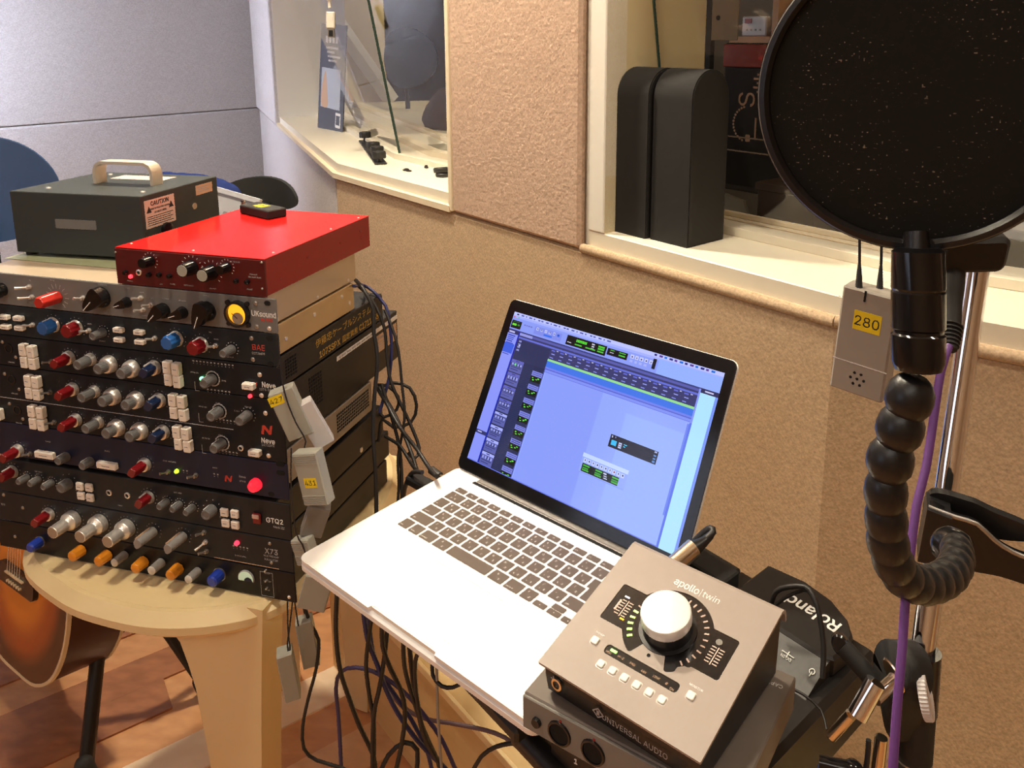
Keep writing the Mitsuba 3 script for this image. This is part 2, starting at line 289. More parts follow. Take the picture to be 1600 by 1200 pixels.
# the room behind the eye
pD = CD + dD * 2.4; pA = AB + dA * 5.2
def wall2(name, a, b, mat, z0=ZF, z1=ZT):
    e = unit(b - a); fr = F(a, e, V(-e[1], e[0], 0), (0, 0, 1)); return struct(name, B(0, np.linalg.norm(b - a), 0, .05, z0, z1), mat, fr)
wall2('wall_right_side', pD, V(pD[0], -2.3, 0), 'fabric_tan')
wall2('wall_back', V(pD[0], -2.3, 0), V(pA[0], -2.3, 0), 'fabric_tan')
wall2('wall_left_side', V(pA[0], -2.3, 0), pA, 'fabric_grey')
struct('ceiling', B(-5.2, 5.4, -2.4, 8.6, ZT, ZT + .05), 'ceiling_paint')
fl = Polygon([tuple(pA[:2] + V(-.1, .3)), tuple(AB[:2] + V(0, .2)), tuple(BC[:2] + V(.08, .1)), tuple(CD[:2] + V(.05, .1)), tuple(pD[:2] + V(.1, .1)), (pD[0] + .1, -2.4), (pA[0] - .1, -2.4)])
struct('floor', ext(fl, ZF - .06, ZF - .004), 'floor_wood')
# boards of the floor the photograph shows, laid at 38 degrees
yF = math.radians(38); FFl = F((-.62, 1.27, ZF), (math.cos(yF), math.sin(yF), 0), (-math.sin(yF), math.cos(yF), 0))
cut = Polygon([tuple(x) for x in ((BC - oC * .0)[:2], (CD)[:2], (pD)[:2], (-1., -.3), (-3.2, -.3), (-3.4, 2.5), tuple((AB + dB * -.3)[:2]))])
for j in range(-9, 16):
    y0 = -.022 + j * .09; off = (j * 37 % 11) * .11; x = -2.2 + off
    tone = 'floor_wood_pale' if j in (0, -1) else ('floor_wood_mid' if j == -2 else ('floor_wood' if j < 0 else 'floor_wood_red'))
    while x < 2.2:
        w = sbox(x, y0, x + 1.2, y0 + .09)
        wl = Polygon([tuple(FFl.pt(px, py, 0)[:2]) for px, py in w.exterior.coords])
        if cut.contains(wl):
            part('floor', 'board', B(x, x + 1.1996, y0 + .0001, y0 + .0899, -.005, 0, 0), tone, FFl)
        x += 1.2
# the windows: sill, frames, panes
zg, dg, tilt = -.314, .178, .17
def bisect(d):     # point on the bay corner at outward depth d
    n = unit(oB + oC); return BC + n * (d / (n @ oC))
sb = 1.472
def sillpoly(d0, d1, sB=sb, sC=.588):
    return Polygon([tuple((BC + dB * sB + oB * d0)[:2]), tuple(bisect(d0)[:2]), tuple((BC + eC * sC + oC * d0)[:2]), tuple((BC + eC * sC + oC * d1)[:2]), tuple(bisect(d1)[:2]), tuple((BC + dB * sB + oB * d1)[:2])])
struct('window_1', ext(sillpoly(0, .30), ZS - .035, ZS), 'sill_paint', label='cream sill of the left window, bent at the bay corner')
part('window_1', 'glass_track', ext(sillpoly(dg - .016, dg + .018), ZS, zg), 'sill_paint')
part('window_1', 'inner_step', ext(sillpoly(.268, .300), ZS, ZS + .018), 'frame_cream')
part('window_1', 'front_trim', ext(sillpoly(-.014, .004, sb, .578), ZB - .002, ZB + .012), 'frame_cream')
def pane(fr, x0b, x0t, x1b, x1t, zt, d=dg, th=.01, tl=tilt):
    """A sheet of glass with thickness, leaning into the room by tl per metre."""
    h = zt - zg; y = lambda z: d - tl * (z - zg)
    return (np.array([fr.pt(x0b, y(zg), zg), fr.pt(x1b, y(zg), zg), fr.pt(x1t, y(zt), zt), fr.pt(x0t, y(zt), zt)]), np.array([[0, 1, 2], [0, 2, 3]]))
def put_pane(parent, fr, name, *a, **k):
    v, f = pane(fr, *a, **k); return part(parent, name, trimesh.Trimesh(v, f, process=False), 'pane_glass')
zt = .62
jb = lambda z: bisect(dg - tilt * (z - zg))
xb0, xt0 = (jb(zg) - BC) @ eC, (jb(zt) - BC) @ eC; bb0, bt0 = (jb(zg) - BC) @ dB, (jb(zt) - BC) @ dB
put_pane('window_1', FC, 'glass_pane', xb0, xt0, .588, .588, zt)
put_pane('window_1', FB_, 'glass_pane', bb0, bt0, sb, sb, zt)
part('window_1', 'glass_joint', rod(jb(zg) + V(0, 0, zg), jb(zt) + V(0, 0, zt), .0038, 6), 'glass_edge')
part('window_1', 'side_post', B(.572, .588, -.012, .30, ZB, zt, .002), 'frame_cream', FC)
part('window_1', 'side_reveal', B(sb, sb + .012, -.002, .30, ZS, zt), 'white_paint', FB_)
struct('window_2', B(1.015, 1.53, 0, .30, ZS - .035, ZS, .002), 'sill_paint', FC, label='cream sill of the right window')
P2 = Polygon([tuple(CD[:2]), tuple((CD + dD * 1.3)[:2]), tuple((CD + dD * 1.3 + oD * .30)[:2]), tuple((CD + oD * .30 + dD * .04)[:2]), tuple((CD + oC * .30)[:2])])
part('window_2', 'sill_return', ext(P2, ZS - .0352, ZS - .0004), 'sill_paint')
part('window_2', 'glass_track', CC([B(1.06, 1.515 + .0, dg - .016, dg + .018, ZS, zg, .001)]), 'sill_paint', FC)
part('window_2', 'glass_track', B(.02, 1.3, dg - .016, dg + .018, ZS, zg, .001), 'sill_paint', FD)
part('window_2', 'inner_rail', B(1.06, 1.56, .262, .270, ZS, ZS + .004, .002), 'frame_cream', FC)
part('window_2', 'inner_rail', B(1.06, 1.57, .288, .300, ZS, ZS + .010, .002), 'frame_cream', FC)
part('window_2', 'fabric_lip', tube([FC.pt(1.006, -.004, ZB + .001), FC.pt(1.3, -.004, ZB + .001), kink(-.004) + V(0, 0, ZB + .001)], .009, 10, .3), 'fabric_tan', smooth=40)
part('window_2', 'fabric_lip', tube([kink(-.004) + V(0, 0, ZB + .001), FD.pt(.6, -.004, ZB + .001), FD.pt(1.3, -.004, ZB + .001)], .009, 10, .3), 'fabric_tan', smooth=40)
part('window_2', 'side_frame', B(1.018, 1.058, -.002, .05, ZS, zt, .002), 'white_paint', FC)
part('window_2', 'side_reveal', ext(Polygon([(1.040, .0), (1.058, .0), (1.058, .2), (1.058, .262), (1.015, .262), (1.015, .05)]), ZS, zt), 'reveal_yellow', FC)
xD = lambda z: (dg - tilt * (z - zg)) * math.tan(math.radians(7))
put_pane('window_2', FC, 'glass_pane', 1.058, 1.058, 1.515 + xD(zg), 1.515 + xD(zt), zt)
put_pane('window_2', FD, 'glass_pane', -xD(zg), -xD(zt), 1.3, 1.3, zt)
part('window_2', 'glass_edge', rod(FC.pt(1.060, dg, zg), FC.pt(1.060, dg - tilt * (zt - zg), zt), .0028, 6), 'glass_edge')
# the low wooden plinth along the wall below the windows
FBn = F(V(0, 0, 0) + (-oC) * -.0, eC, oC, (0, 0, 1))
xb = V(-.53, 1.43, 0) @ eC
struct('platform', B(xb, xb + 3.2, .585, .935, ZF, -1.062, .002), 'bench_wood', FBn, label='low wooden platform running along the wall behind the laptop')
part('platform', 'top_board', B(xb - .004, xb + 3.2, .578, .935, -1.058, -1.036, .002), 'bench_wood', FBn)
part('platform', 'edge_strip', B(xb - .004, xb + 3.2, .574, .580, -1.049, -1.034, .001), 'table_cream', FBn)
# beyond the left window: counter, yellow board and slanting batten stand in for a glass reflection
CT = F(BC, dB, oB, (0, 0, 1))
struct('trim_1', B(.35, 2.3, .302, 1.25, ZS - .05, ZS - .004, .002), 'sill_paint', CT, label='deep cream counter standing in for a reflection in the left window')
part('trim_1', 'rail', B(.35, 2.2, .42, .45, ZS - .004, ZS + .012, .002), 'frame_cream', CT)
struct('wall_reflection_end', B(2.3, 2.34, .3, .66, ZF, ZT), 'reveal_yellow', CT, label='yellow board standing in for a reflection in the left window')
for y0, y1 in ((.36, .66),): part('wall_reflection_end', 'reflection_batten', tube([CT.pt(2.27, y1 + .02, ZS), CT.pt(2.27, y0 - .25, .55)], .045, 4, 9), 'white_paint')
# control room beyond the glass
CR = F(BC, eC, oC, (0, 0, 1))
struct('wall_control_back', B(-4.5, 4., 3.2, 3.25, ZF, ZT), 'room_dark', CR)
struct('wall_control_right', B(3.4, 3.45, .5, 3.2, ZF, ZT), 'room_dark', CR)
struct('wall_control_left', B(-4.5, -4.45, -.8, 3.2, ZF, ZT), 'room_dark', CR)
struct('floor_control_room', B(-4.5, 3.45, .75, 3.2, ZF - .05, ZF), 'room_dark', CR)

# ------------------------------------------------------------------ controls of the rack units: kind, mm from the right edge, height in mm, size
RACK={
 'uk':[('ks',-412.8,-328.2,9),('tg',-367,-320.6,1),('tg',-364.5,-334.2,1),('ro',-323.8,-330.6,8),('tg',-282,-328.2,0),('PK',-253.7,-324.9,14),('cp',-214.5,-328.2,7),('tg',-192.8,-320.4,0),('tg',-190.8,-336.1,0),('tg',-178.4,-328.4,0),('PK',-161,-334.4,10),('cp',-132.8,-334.3,8),('PB',-97.5,-329.4,13),('vu',-52.4,-328.1,15),('sc',-27.6,-313,3),('sc',-28.1,-343.1,3),('mh',-11,-311.5,3),('bolt',-10.8,-343.8,3),('T',-17.4,-326.1,'UKsound'),('T2',-13.5,-333,'by BAE'),('t',-250.6,-308.4,'THRESHOLD'),('t',-211.7,-309.3,'LEVEL'),('t',-191,-313.5,'MODE'),('t',-176.5,-319.8,'SIDE'),('t',-156.5,-318.9,'ATTACK'),('t',-132.1,-319.2,'RELEASE'),('t',-96.9,-309.5,'OUTPUT'),('t',-328.7,-308.8,'INPUT'),('t',-365.7,-311.9,'HI'),('t',-189.8,-343.9,'BYPASS')],
 'bae':[('b1',-411.6,-365.6),('b1',-411.7,-379.2),('b1',-388.2,-365.2),('b1',-388.2,-378.7),('tg',-369.5,-373.3,0),('wB',-335.7,-370,9.5),('wR',-299,-370.4,9.5),('tg',-279,-372.4,0),('gk',-257,-372.4,6),('b1',-229.4,-365.7),('b1',-230.1,-378.9),('b1',-198.2,-365.7),('b1',-198.2,-378.6),('tg',-177.7,-372.7,0),('wB',-146,-370.3,9.5),('wR',-109.7,-374.3,9.5),('tg',-88.3,-373.3,0),('gk',-65.6,-375.6,6),('sc',-37,-358.8,3),('sc',-37,-386.4,3),('mh',-11.8,-356.7,3),('mh',-13,-390,3),('TR',-28,-370,'BAE'),('T3',-28.7,-377.9,'1073MPF'),('t',-95.1,-356.7,'MIC'),('t',-87.6,-365.2,'MODE'),('t',-69.3,-386.9,'OUTPUT'),('t',-260.7,-385.5,'OUTPUT'),('t',-277.8,-363.5,'MODE')],
 'spx':[('sc',-425.4,-403.3,2.5),('jk',-416.6,-412,7),('sc',-406,-423.2,2.5),('t',-414.9,-431.6,'MIC LINE'),('b2',-385.5,-408.3),('b2',-372,-409.6),('b2',-385.6,-425.6),('b2',-371.9,-426.4),('tg0',-345.5,-422.1),('wr',-315.8,-413.5,8.5),('gc',-281.9,-412.5,7.5),('sk',-252.1,-415.5,12),('sk',-217.3,-417.8,12),('wn',-182.7,-412.7,9),('b2',-159.6,-407.9),('b2',-146.3,-409.1),('b2',-158.9,-424.4),('b2',-145.7,-425.9),('dots',-95.5,-400.8,'12'),('lv',-97.7,-418.7,7),('ledg',-113.3,-420),('t',-124,-413.5,'HP FILTER'),('t',-81.5,-419.8,'LEVEL'),('dots',-90.6,-437.3,'7'),('b3',-43,-420.5),('ledr',-44.7,-435.6),('sc',-29.1,-405.7,3.2),('sc',-28.6,-433.2,3.2),('N1',-30.1,-419,'N'),('T',-17.5,-418.3,'Neve'),('T3',-21.6,-424.7,'1073 SPX'),('brk',-124.9,-431.8)],
 'dpx':[('sc',-429.3,-449.8,2.5),('jk',-419.1,-457.1,7),('sc',-408.2,-469.8,2.5),('t',-417,-477.4,'MIC LINE'),('b2',-384,-452.5),('b2',-371.2,-452.9),('b2',-384.5,-469.8),('b2',-371.8,-470.6),('tg0',-354.3,-467.1),('wr',-315.9,-457.9,8.5),('gc',-281.9,-457.5,7.5),('sk',-251.8,-460.2,12),('sk',-215.8,-460.8,12),('wn',-180.5,-457.4,9),('b2',-156.1,-452.2),('b2',-142.8,-453.2),('b2',-155.6,-469.4),('b2',-142.2,-471.3),('lv',-92,-462.3,7),('t',-92.8,-451.4,'LEVEL'),('t',-116.2,-459.2,'HP FILTER'),('dots',-86.7,-476.9,'7'),('gk',-50.1,-462.2,7),('t',-49.2,-451.2,'VOLUME'),('t',-66.4,-458.6,'1 10 2'),('sc',-428.3,-493.4,2.5),('jk',-416.6,-501.8,7),('sc',-408.7,-513.6,2.5),('t',-416.4,-520.8,'MIC LINE'),('b2',-384.9,-496.4),('b2',-370.5,-497),('b2',-385,-514.3),('b2',-371.1,-514.9),('b2',-444.1,-509.1),('tg0',-354.5,-510.9),('wr',-317.4,-502.3,8.5),('gc',-281.5,-501.4,7.5),('sk',-251.3,-504.8,12),('sk',-215,-504.6,12),('wn',-179.5,-501.6,9),('b2',-154.5,-496.1),('b2',-141,-497),('b2',-153.3,-512.6),('b2',-139.9,-514.3),('lv',-91.7,-505.9,7),('t',-93.1,-495.4,'LEVEL'),('t',-115.7,-502.9,'HP FILTER'),('dots',-86.9,-520.4,'7'),('jk',-64.5,-509.2,4),('b3',-41.6,-510.5),('sc',-24.9,-456.4,3.2),('sc',-24.9,-514.3,3.2),('NB',-24.9,-479.3,'N'),('T',-24.2,-494,'Neve'),('T3',-24.7,-500.2,'1073DPX'),('brk',-123.4,-474.6),('brk',-122.9,-518.3)],
 'blue':[('wr',-423,-562,8.5),('tg0',-402.4,-564),('b4',-374.7,-560.6),('gp0',-341.4,-559.7,6.5),('gp0',-302,-561.2,6.5),('b4',-272.4,-561.6),('wr',-213.2,-552.6,8.5),('tg0',-177.3,-558),('ledG',-164.7,-555.8),('dots',-152.1,-557,'2'),('tg0',-135.5,-557.3),('dots',-105.3,-555.1,'2'),('NM',-87.2,-555.5,'N'),('T3',-65.9,-549.6,'Neve'),('t',-66.4,-556,'1073 LB'),('jewel',-45.8,-556.5,8),('slot',-9.1,-523.5),('slot',-9.1,-535.8),('t',-175.3,-543.9,'GAIN  AMPLIFIER'),('t',-106.1,-542.9,'MODE'),('t',-370.9,-542.4,'POWER'),('t',-273.1,-542.9,'OUTPUT'),('mh',-25.3,-567.7,3)],
 'gtq':[('wR2',-438.5,-596.5,8.5),('gs',-414.4,-601.5,5),('gs',-394.6,-601.7,5),('gs',-372.5,-603.2,5),('gb',-344.1,-600.9,8),('b5',-323.8,-601.2),('b5',-308.4,-600.7),('b5',-323.6,-615.2),('b5',-308.8,-615.8),('jk',-277.9,-604.7,4.5),('jk',-248.4,-604.4,4.5),('t',-262.4,-621.9,'INPUT'),('wR2',-213.7,-600.9,8.5),('gs',-185.2,-603,5),('gs',-165.3,-603.6,5),('gs',-144.7,-604.9,5),('gb',-115.3,-603.9,8),('b5',-95.9,-603.6),('b5',-80.5,-603.4),('b5',-95.3,-618.8),('b5',-80.9,-619.2),('rock',-48.3,-605),('T4',-23.5,-605.5,'GTQ2'),('T3',-17.6,-614.1,'Mark III'),('t',-167.1,-588,'MID  HIGH'),('t',-394.6,-591,'MID  HIGH'),('sc',-462,-636.7,2.5)],
 'x73':[('wr',-384.3,-653.3,8.5),('SK',-343.6,-654.5,13),('SK',-298.4,-653,13),('SK',-254.3,-652.9,13),('gp',-211.9,-651.5,8),('gp',-164.8,-650.7,8),('tg0',-130.9,-639.2),('tg',-130.3,-653.3,2),('tg0',-129.6,-666.5),('ledX',-81.8,-646.4),('dots',-77.8,-655.5,'5'),('t',-78.7,-666,'OUTPUT LEVEL'),('T5',-31.7,-651.1,'X73'),('t2',-32.2,-658.2,'MIC PREAMP'),('t2',-32.6,-663.4,'EQUALIZER'),('sc',-33.1,-639.3,2.5),('sc',-32.4,-667.1,2.5),('t2',-465.7,-652.4,'X73'),('sc',-430.6,-651.8,2.5)],
 'low':[('bk',-408.2,-701.4,7.5),('ok',-336.1,-701.4,8),('ok',-292.5,-701.2,8),('ck',-263.3,-696,7),('ok',-232.5,-700.8,8),('ck',-204.2,-697.2,7.5),('ok',-177.1,-701,8),('ck',-146.8,-699.8,7),('bk',-113.4,-699,8.5),('gm',-72.2,-697.1,12),('box',-41.7,-700.8),('dots3',-41.4,-691.3),('t',-39.9,-684.4,'BOOST'),('t',-40.8,-695.9,'LOW CUT'),('t',-41.9,-709.4,'PHASE'),('bolt',-9.9,-713.7,2.5),('sc',-452.1,-700.9,2.5)],
}
 
RACK['red']=[('rk',-173.7,-270.8,7),('ledr',-205,-293.4),('jk',-192.3,-287.3,4),('bs',-211.5,-288.3,3),('bs',-176.7,-288.8,3),('bs',-161.5,-287.6,3),('bs',-146.5,-288,3),('RK',-113.6,-274.3,9.5),('RK',-85.8,-278.2,9.5),('rk',-63.4,-270.4,6.5),('bs',-51.4,-286.6,3),('bs',-35.9,-286.3,3),('t',-27.6,-276.8,'VINTAGE'),('t',-26.1,-280.3,'PRE AMPLIFIER'),('t',-207.6,-299.7,'POWER'),('t',-34.4,-295.9,'INSERT'),('t',-161,-300,'48V'),('t',-144,-298.6,'PHASE'),('t',-120.7,-298.3,'IMPEDANCE'),('t',-86,-299.5,'OUTPUT'),('t',-52.9,-262.8,'-10 -20 0 +3'),('sc',-224.3,-263.3,1.5),('sc',-14.9,-260.6,1.5),('sc',-16.6,-293.6,1.5)]
GLYPHS={'伊':[[[17,5,27,12,30,17,29,19,21,19,20,23,31,23,30,31,17,31,17,36,31,36,30,45,21,45,21,48,50,49,51,36,55,36,55,31,51,31,51,16,47,16,46,19,35,19,31,11,26,5,21,2,18,3],[35,23,47,23,47,31,35,31],[35,36,47,36,47,45,35,45]],[[1,30,11,42,15,52,20,52,14,40,14,2,10,2,10,31,4,27]]],'藤':[[[2,4,4,9,6,20,6,40,20,40,20,19,22,19,27,24,22,25,22,27,31,28,32,30,32,31,23,31,23,34,28,34,25,40,29,41,31,37,31,34,33,34,36,41,35,45,22,45,22,42,17,42,17,45,4,45,4,48,17,48,17,53,21,53,22,48,36,48,36,53,40,53,41,48,54,48,54,45,41,45,38,36,38,34,42,34,45,40,48,41,49,39,46,34,53,34,53,31,37,31,36,29,55,27,55,25,47,24,52,20,56,19,54,15,49,17,46,13,46,11,52,8,50,5,40,10,40,3,32,2,31,5,35,5,36,9,23,5,23,8,29,10,30,12,27,17,23,15,20,17,20,3,12,3,11,6,16,6,16,17,10,17,5,2],[27,18,30,18,35,13,36,14,36,22,40,22,40,14,43,14,45,18,47,18,42,25,34,25],[10,21,16,21,16,27,10,27],[10,31,16,31,16,36,10,36]]],'忠':[[[42,19,47,20,55,8,50,6]],[[7,46,26,46,26,53,31,53,31,46,50,46,50,29,32,29,30,22,36,17,34,14,32,14,24,20,26,23,26,29,7,29],[31,33,46,32,46,42,32,42],[12,33,26,32,26,42,12,42]],[[16,20,22,20,22,8,23,7,37,7,40,9,40,14,44,13,42,4,39,3,19,3,16,9]],[[3,8,9,20,13,20,8,7,5,5]]],'ケ':[[[5,25,13,36,17,44,18,50,23,49,21,39,53,39,53,35,38,35,36,23,31,14,22,4,19,4,15,8,22,11,29,19,32,29,32,35,18,35,9,23]]],'ー':[[[5,25,5,30,51,30,51,25]]],'ブ':[[[48,52,51,54,56,46,52,45]],[[7,40,7,44,44,44,41,50,41,52,45,51,49,42,44,26,40,19,31,10,18,4,16,4,13,8,25,13,36,22,40,31,42,40]]],'ル':[[[31,7,31,48,35,48,35,13,42,15,51,25,53,25,55,21,48,14,39,8,34,5]],[[5,7,13,17,14,22,15,47,21,47,20,25,17,15,9,5]]],'シ':[[[9,9,10,10,24,14,36,20,47,31,50,36,52,33,52,30,49,26,31,12,13,5,11,5]],[[15,44,18,48,27,43,30,40,26,37]],[[6,32,8,36,11,36,21,30,21,27,20,26,17,26]]],'ス':[[[9,5,6,9,19,15,30,25,39,40,38,41,11,41,11,45,46,44,41,33,35,24,51,9,49,5,47,5,42,12,32,21,13,6]]],'テ':[[[5,33,53,33,53,29,33,29,30,14,22,5,17,3,14,7,18,9,24,15,27,21,28,29,5,29]],[[13,47,46,47,46,43,13,43]]],'ム':[[[4,12,13,12,24,48,27,48,30,48,30,45,19,13,43,15,40,22,37,26,37,27,41,29,54,6,49,4,45,11,5,7]]],'㈱':[[[46,3,49,9,52,20,51,40,46,51,49,53,55,39,56,20,53,9,49,3]],[[10,16,15,31,15,35,11,36,11,39,16,39,16,49,20,49,20,39,26,38,28,48,31,47,30,41,33,41,34,49,38,48,38,41,46,41,46,37,38,37,38,30,47,30,47,26,39,26,41,21,48,14,46,10,38,19,37,5,33,6,33,18,25,9,23,10,23,13,31,22,31,26,24,26,25,23,23,20,21,24,20,24,20,5,16,6,16,21,14,21,12,14],[20,36,24,27,24,30,33,30,33,37,29,37,27,32,23,33,24,36]],[[2,20,2,35,4,42,8,52,12,52,8,46,5,34,6,15,12,3,8,3]]],'固':[[[5,50,53,50,53,2,48,2,47,4,10,4,10,2,5,2],[10,9,48,9,48,46,10,46]],[[14,34,14,37,27,37,27,43,31,43,31,37,45,37,45,34,31,34,31,28,41,28,41,13,17,13,17,28,27,28,27,34],[21,17,37,16,37,24,21,25]]],'定':[[[3,3,10,14,13,27,17,27,16,18,23,10,26,10,26,31,13,31,12,36,46,36,46,31,31,31,31,23,48,23,49,19,31,19,31,8,34,7,55,7,54,3,28,3,19,8,14,13,6,2]],[[4,46,26,47,24,52,30,53,32,47,52,47,53,35,49,34,48,42,10,42,9,34,5,34]]],'資':[[[4,5,19,10,19,11,11,11,11,33,21,33,21,37,32,41,34,45,27,45,23,41,20,43,24,46,28,53,31,52,31,48,53,48,53,46,49,40,45,41,47,45,39,45,38,43,43,39,53,36,51,32,48,33,48,11,39,11,54,5,52,3,48,3,35,8,36,11,22,11,22,10,23,9,22,8,7,2],[36,40,27,33,45,34],[15,17,15,14,43,14,43,17],[15,24,15,20,43,20,43,24],[15,30,15,26,43,27,43,31]],[[5,33,3,37,18,42,20,39]],[[5,48,7,51,10,51,19,48,19,45,16,44]]],'産':[[[13,7,31,7,30,14,17,14,17,17,30,17,30,22,19,22,16,18,13,19,19,31,23,30,23,26,30,26,31,31,35,31,35,26,50,25,50,22,35,22,35,17,49,17,49,14,35,14,35,7,54,7,54,3,13,3]],[[2,4,6,15,7,36,20,36,16,43,6,43,6,47,27,47,25,52,27,53,30,52,33,47,51,47,51,43,42,43,44,41,41,36,53,36,53,32,12,32,11,15,8,6,5,2],[21,43,24,36,35,36,39,43]]],}

# ------------------------------------------------------------------ the rack units stacked on the cream table
R = F((-.3742, .8958, 0), (.973, -.231, 0), (.231, .973, 0), (0, 0, 1))
def OUT(fr, x, z, y=0.):
    """A frame on a panel: its z axis points out of the panel."""
    return F(fr.pt(x, y, z), fr.x, fr.z, -fr.y)
def lobes(n, a): return lambda t: 1 + a * math.cos(n * t)
def wing(t): return .74 + .26 * max(abs(math.cos(t - .5))**10, abs(math.cos(t - .5 + 2.1))**14 * .7)
KN = {  # kind: cap material, profile (mm), collar?, pointer?
 'knob_marconi': None}
def knob(u, fr, kind, r):
    r *= .001; mm = .001
    pf = lambda l: [(a * mm, b * mm) for a, b in l]
    R1 = r * 1000
    if kind in ('wr', 'wR', 'wR2', 'wB', 'wn'):
        col = {'wr': 'knob_red', 'wR': 'knob_red', 'wR2': 'knob_red', 'wB': 'knob_blue', 'wn': 'knob_navy'}[kind]
        L = {'wr': 25, 'wR': 17, 'wR2': 19, 'wB': 18, 'wn': 21}[kind]; c0 = 7 if kind in ('wr', 'wn') else 4
        fn = wing if kind in ('wr', 'wn', 'wR2') else lobes(9, .045)
        k = part(u, 'knob', ngon(fn, pf([(R1 * .98, c0), (R1, c0 + 1), (R1 * .92, L - 1.5), (R1 * .80, L)]), 60), col, fr, smooth=35)
        part(k, 'collar', lathe(pf([(0, 0), (R1 * 1.05, 0), (R1 * 1.12, .8), (R1 * 1.02, c0 - .5), (R1 * .9, c0), (0, c0)])), 'silver' if kind != 'wR2' else 'knob_steel', fr, smooth=35)
        if kind != 'wr': part(k, 'pointer_line', B(-.0006, .0006, r * .80, r * 1.06, c0 * mm + .001, L * mm * .86), 'print_white', fr)
    elif kind in ('gk', 'gk2', 'gc', 'lv', 'gb', 'gs', 'gp0'):
        L = {'gk': 18, 'gc': 22, 'lv': 17, 'gb': 14, 'gs': 15, 'gp0': 15, 'gk2': 20}[kind]
        k = part(u, 'knob', ngon(lobes(20, .02), pf([(R1, 0.6 if kind != 'gc' else 4), (R1 * .98, 3), (R1 * .88, L - 1), (R1 * .8, L), (R1 * .55, L), (R1 * .5, L - .6)]), 60), 'knob_grey', fr, smooth=35)
        if kind == 'gc': part(k, 'collar', lathe(pf([(0, 0), (R1 * 1.18, 0), (R1 * 1.18, 1), (R1 * 1.02, 6), (R1 * .9, 6.5), (0, 6.5)])), 'silver', fr, smooth=35)
        if kind in ('lv', 'gs', 'gp0', 'gb'):
            part(k, 'pointer_line', B(-.0005, .0005, r * .75, r * 1.02, .002, L * mm * .9), 'print_white', fr.at(0, 0, 0, (math.cos(.5), math.sin(.5), 0), (-math.sin(.5), math.cos(.5), 0)))
        if kind == 'lv': part(u, 'dial_ring', CC([lathe(pf([(R1 * 1.25, 0.05), (R1 * 1.5, 0.05), (R1 * 1.5, .25), (R1 * 1.25, .25)]), 40)] ), 'print_grey', fr)
    elif kind == 'sk':
        k = part(u, 'knob', ngon(lobes(18, .02), pf([(R1 * .62, 8), (R1 * .60, 19), (R1 * .54, 20.5), (R1 * .36, 20.5), (R1 * .33, 20)]), 54), 'knob_grey', fr, smooth=35)
        part(k, 'skirt', lathe(pf([(0, 0.3), (R1, .3), (R1 * 1.0, 1.5), (R1 * .94, 7), (R1 * .80, 9.5), (R1 * .66, 10), (0, 10)])), 'silver', fr, smooth=35)
    elif kind == 'SK':
        k = part(u, 'knob', lathe(pf([(0, .4), (R1 * 1.0, .4), (R1, 9), (R1 * .93, 11), (R1 * .72, 14), (R1 * .68, 17), (R1 * .66, 33), (R1 * .62, 34), (0, 34)]), 32), 'silver', fr, smooth=35)
        part(k, 'cap_disc', lathe(pf([(0, 34), (R1 * .58, 34), (R1 * .58, 34.2), (0, 34.2)]), 32), 'steel', fr)
    elif kind in ('gp', 'ok', 'ck'):
        L = 29 if kind == 'gp' else (17 if kind == 'ok' else 19)
        sh = lambda t: .86 + .34 * max(0, math.cos(t + 1.9))**8
        k = part(u, 'knob', ngon(sh if kind != 'ok' else lobes(8, .03), pf([(R1, 1), (R1 * 1.0, 3), (R1 * .9, L - 1), (R1 * .84, L)]), 48), {'gp': 'knob_steel', 'ok': 'knob_orange', 'ck': 'knob_steel'}[kind], fr, smooth=30)
        if kind == 'gp': part(k, 'pointer_line', B(-.0009, .0009, r * .80, r * .99, .004, L * mm * .97), 'label_brown', fr.at(0, 0, 0, (math.cos(.35), math.sin(.35), 0), (-math.sin(.35), math.cos(.35), 0)))
        else: part(k, 'cap', lathe(pf([(0, L - 1), (R1 * .80, L - 1), (R1 * .80, L), (R1 * .6, L + 1.2), (0, L + 1.8)])), 'knob_clear' if kind == 'ck' else 'knob_orange', fr, smooth=40)
    elif kind == 'bk':
        k = part(u, 'knob', ngon(lobes(12, .025), pf([(R1, 1), (R1 * 1.0, 4), (R1 * .92, 15), (R1 * .7, 17)]), 60), 'knob_royal', fr, smooth=30)
        part(k, 'collar', lathe(pf([(0, 0), (R1 * 1.12, 0), (R1 * 1.12, 1.2), (0, 1.2)])), 'steel', fr)
    elif kind in ('PK', 'PB', 'cp', 'ks'):
        L = 16 if kind in ('PK', 'PB') else 13
        bar = ext(spline([(-R1 * .7, -R1 * .9), (R1 * .7, -R1 * .9), (R1 * .62, R1 * .4), (R1 * .28, R1 * 1.25), (-R1 * .28, R1 * 1.25), (-R1 * .62, R1 * .4)], 5), 5, L); bar.apply_scale(mm)
        a = {'PK': 2.35, 'PB': 2.75, 'cp': 1.9, 'ks': 1.0}[kind]; f2 = fr.at(0, 0, 0, (math.cos(a), math.sin(a), 0), (-math.sin(a), math.cos(a), 0))
        k = part(u, 'knob', CC([lathe(pf([(0, .4), (R1 * 1.0, .4), (R1 * .98, 3), (R1 * .85, 6), (0, 6)])), bar]), 'black_gloss', f2, smooth=35)
        part(k, 'pointer_line', B(-.0005, .0005, r * .2, r * 1.45, L * mm, L * mm + .0003), 'print_white', f2)
    elif kind == 'ro':
        k = part(u, 'knob', ngon(lobes(6, .05), pf([(R1, .6), (R1 * 1.0, 4), (R1 * .95, 26), (R1 * .8, 28)]), 48), 'knob_redbright', fr, smooth=30)
